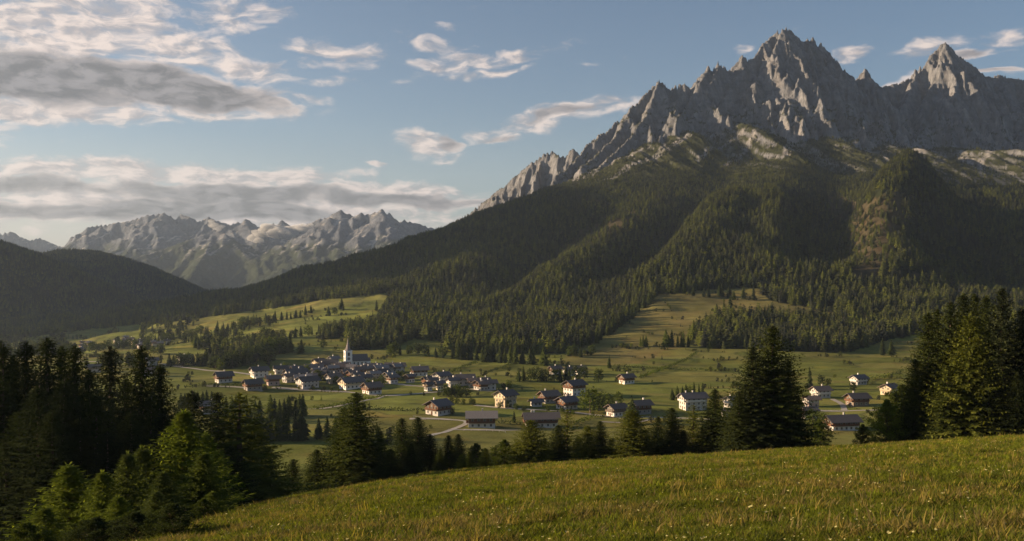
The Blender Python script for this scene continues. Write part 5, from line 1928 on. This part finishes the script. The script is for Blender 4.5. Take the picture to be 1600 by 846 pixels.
def church():
    x, y, z = place(552, 575)
    e = bpy.data.objects.new('church', None); COL.objects.link(e)
    e.location = (x, y, gz(x, y) - .2)
    s = y / F * 1.17
    th = R(24)
    e.rotation_euler = (0, 0, th)
    tag(e, 'white village church with slender pointed spire and dark nave roof above the village', 'church')
    H = 23 * s; tw = 4.6 * s      # tower to the eaves
    tx = -7.2 * s
    b = MB()
    b.box(tx - tw, tx + tw, -tw, tw, -3, H)
    b.box(tx - tw - .25, tx + tw + .25, -tw - .25, tw + .25, H * .66, H * .66 + .35)
    b.box(tx - tw - .35, tx + tw + .35, -tw - .35, tw + .35, H, H + .4)
    tower = b.build('tower', M['church_white'], e)
    for fc in range(4):
        b = MB()
        u = {0: (-1, 0), 1: (1, 0), 2: (0, -1), 3: (0, 1)}[fc]
        w2, z0, z1 = tw * .32, H * .72, H * .92
        if u[0]:
            X0 = tx + u[0] * tw
            b.box(min(X0 - .06, X0 + .06), max(X0 - .06, X0 + .06), -w2, w2, z0, z1)
        else:
            Y0 = u[1] * tw
            b.box(tx - w2, tx + w2, Y0 - .06, Y0 + .06, z0, z1)
        b.build('belfry_opening', M['glass'], tower)
        b = MB()
        n = 16; rr_ = tw * .42; zc = H * .56
        ring = [(rr_ * cos(2 * pi * k / n), rr_ * sin(2 * pi * k / n)) for k in range(n)]
        if u[0]:
            X0 = tx + u[0] * tw
            b.poly_prism([(X0, p, zc + q) for p, q in ring], (u[0] * .1, 0, 0))
        else:
            Y0 = u[1] * tw
            b.poly_prism([(tx + p, Y0, zc + q) for p, q in ring], (0, u[1] * .1, 0))
        b.build('clock_face', M['metal'], tower)
    # gables and spire
    L = Leafy(1)
    n = 8
    rings = [(tw * 1.12, H + .4), (tw * .62, H + 3.0 * s), (tw * .34, H + 9 * s), (.10, H + 17.5 * s)]
    for (r_, zz) in rings:
        for k in range(n):
            a = 2 * pi * (k + .5) / n
            L.v.append((tx + r_ * cos(a) * 1.02, r_ * sin(a) * 1.02, zz))
    for q in range(3):
        for k in range(n):
            L.f.append((q * n + k, q * n + (k + 1) % n, (q + 1) * n + (k + 1) % n, (q + 1) * n + k)); L.m.append(0)
    sp = obj('spire', mesh_np('spire', L.v, L.f, [M['metal']], False, L.m), e)
    b = MB()
    zt = H + 17.5 * s
    b.box(tx - .06, tx + .06, -.06, .06, zt - .3, zt + 1.8)
    b.box(tx - .06, tx + .06, -.5, .5, zt + 1.0, zt + 1.15)
    b.build('cross', M['gold'], sp)
    # nave
    nx0, nx1 = tx + tw + .02, tx + tw + 21 * s
    ny = 5.2 * s
    nh = 10.5 * s; rd = 18 * s
    b = MB()
    b.box(nx0, nx1, -ny, ny, -3, nh)
    b.poly_prism([(nx0, -ny + .01, nh), (nx0, ny - .01, nh), (nx0, 0, rd - .3)][::-1], (nx1 - nx0, 0, 0))
    nave = b.build('nave', M['church_white'], e)
    b = MB()
    sl = (rd - nh) / ny
    for sg in (-1, 1):
        y1 = sg * (ny + .6); z1 = nh - sl * .6 + .1
        pts = [(nx0 + .02, 0, rd), (nx0 + .02, y1, z1), (nx0 + .02, y1, z1 + .3), (nx0 + .02, 0, rd + .3)]
        if sg < 0: pts = pts[::-1]
        b.poly_prism(pts, (nx1 - nx0 + .5, 0, 0))
    b.build('roof', M['roof'], e)
    for k in range(4):
        for sg in (-1, 1):
            b = MB()
            u = nx0 + (nx1 - nx0) * (k + .5) / 4
            b.box(u - .55, u + .55, sg * ny - .06, sg * ny + .06, 3.0 * s, 8.0 * s)
            b.build('window', M['glass'], nave)
    b = MB()
    b.box(nx1 + .01, nx1 + 4.2 * s, -ny * .7, ny * .7, -3, nh * .85)
    b.poly_prism([(nx1 + .01, -ny * .8, nh * .85), (nx1 + .01, ny * .8, nh * .85), (nx1 + .01, 0, nh * 1.25)][::-1], (4.6 * s, 0, 0), 1)
    b.build('choir', [M['church_white'], M['roof']], e)


church()


# pale terrace walls in front of some houses
def garden_wall(pts, h, label):
    P = [place(*p) for p in pts]
    P = densify(P, 3.0)
    b = MB()
    for a, c in zip(P[:-1], P[1:]):
        d = np.array([c[0] - a[0], c[1] - a[1]]); d /= np.linalg.norm(d) + 1e-9
        n = np.array([-d[1], d[0]]) * .2
        za, zc = gz(a[0], a[1]), gz(c[0], c[1])
        b.v += [(a[0] + n[0], a[1] + n[1], za - .5), (a[0] - n[0], a[1] - n[1], za - .5), (c[0] - n[0], c[1] - n[1], zc - .5), (c[0] + n[0], c[1] + n[1], zc - .5),
                (a[0] + n[0], a[1] + n[1], za + h), (a[0] - n[0], a[1] - n[1], za + h), (c[0] - n[0], c[1] - n[1], zc + h), (c[0] + n[0], c[1] + n[1], zc + h)]
        i = len(b.v) - 8
        for q in ((0, 3, 2, 1), (4, 5, 6, 7), (0, 1, 5, 4), (2, 3, 7, 6)) :
            b.f.append(tuple(i + t for t in q)); b.m.append(0)
    tag(b.build('garden_wall', M['plaster']), label, 'wall', 'garden walls')


garden_wall([(646, 653), (665, 656), (705, 658)], .9, 'pale terrace wall below the brown balconied chalet')
garden_wall([(725, 674), (760, 674), (790, 677)], .8, 'pale wall below the lowest left long chalet')
garden_wall([(495, 612), (535, 614)], .8, 'white wall in front of the middle front house of the village')
garden_wall([(664, 608), (692, 610)], .8, 'white wall before the row of cottages')
garden_wall([(560, 617), (566, 620)], 1.0, 'short white wall beside the lowest village house')
garden_wall([(1262, 642), (1325, 642)], .7, 'pale wall along the road below the white house on the right')
garden_wall([(318, 604), (345, 604)], .8, 'pale wall at the left farmhouse driveway')
garden_wall([(262, 571), (285, 574)], .8, 'white wall by the left road')
garden_wall([(963, 657), (1010, 658)], .7, 'pale wall below the orange cream chalet')


# ------------------------------------------------------------------ small mist clouds on the distant range
def mist(px, py, Y, puffs, label, seed, dens=.010):
    rr = random.Random(seed)
    import bmesh
    bm = bmesh.new()
    for (dx, dy, r) in puffs:
        c = P3(px + dx, py + dy, Y)
        rad = r / F * Y
        t = bmesh.new(); bmesh.ops.create_icosphere(t, subdivisions=4, radius=1.0)
        for v in t.verts:
            n = v.co.normalized()
            f = 1 + .55 * float(fbm(np.array([n.x * 1.6 + dx]), np.array([n.z * 1.6 + n.y + dy]), 4, seed=seed)[0])
            v.co = Vector((c[0] + n.x * rad * 1.5 * f, c[1] + n.y * rad * f, c[2] + n.z * rad * .8 * f))
        me = bpy.data.meshes.new('t'); t.to_mesh(me); bm.from_mesh(me); t.free(); bpy.data.meshes.remove(me)
    me = bpy.data.meshes.new('mist_cloud'); bm.to_mesh(me); bm.free()
    m = bpy.data.materials.new('mist')
    m.use_nodes = True
    N = NT(m.node_tree)
    out = N.n('ShaderNodeOutputMaterial')
    v = N.n('ShaderNodeVolumePrincipled')
    v.inputs['Color'].default_value = (1, 1, 1, 1)
    v.inputs['Density'].default_value = dens
    v.inputs['Anisotropy'].default_value = .2
    N.l(v.outputs[0], out.inputs['Volume'])
    me.materials.append(m)
    tag(obj('mist_cloud', me), label, kind='stuff')


mist(430, 362, 7600, [(-22, 3, 9), (-10, -3, 12), (4, 2, 12), (18, 4, 11), (30, -2, 11), (42, -5, 9), (-34, 10, 7), (-26, 14, 6), (54, -8, 6)], 'bright mist drifting over the saddle of the distant range', 3, .03)
mist(334, 352, 7500, [(0, 0, 6), (6, 6, 5), (-4, -6, 4), (12, 2, 4)], 'small wisp of mist on the distant pyramid peak', 5, .02)
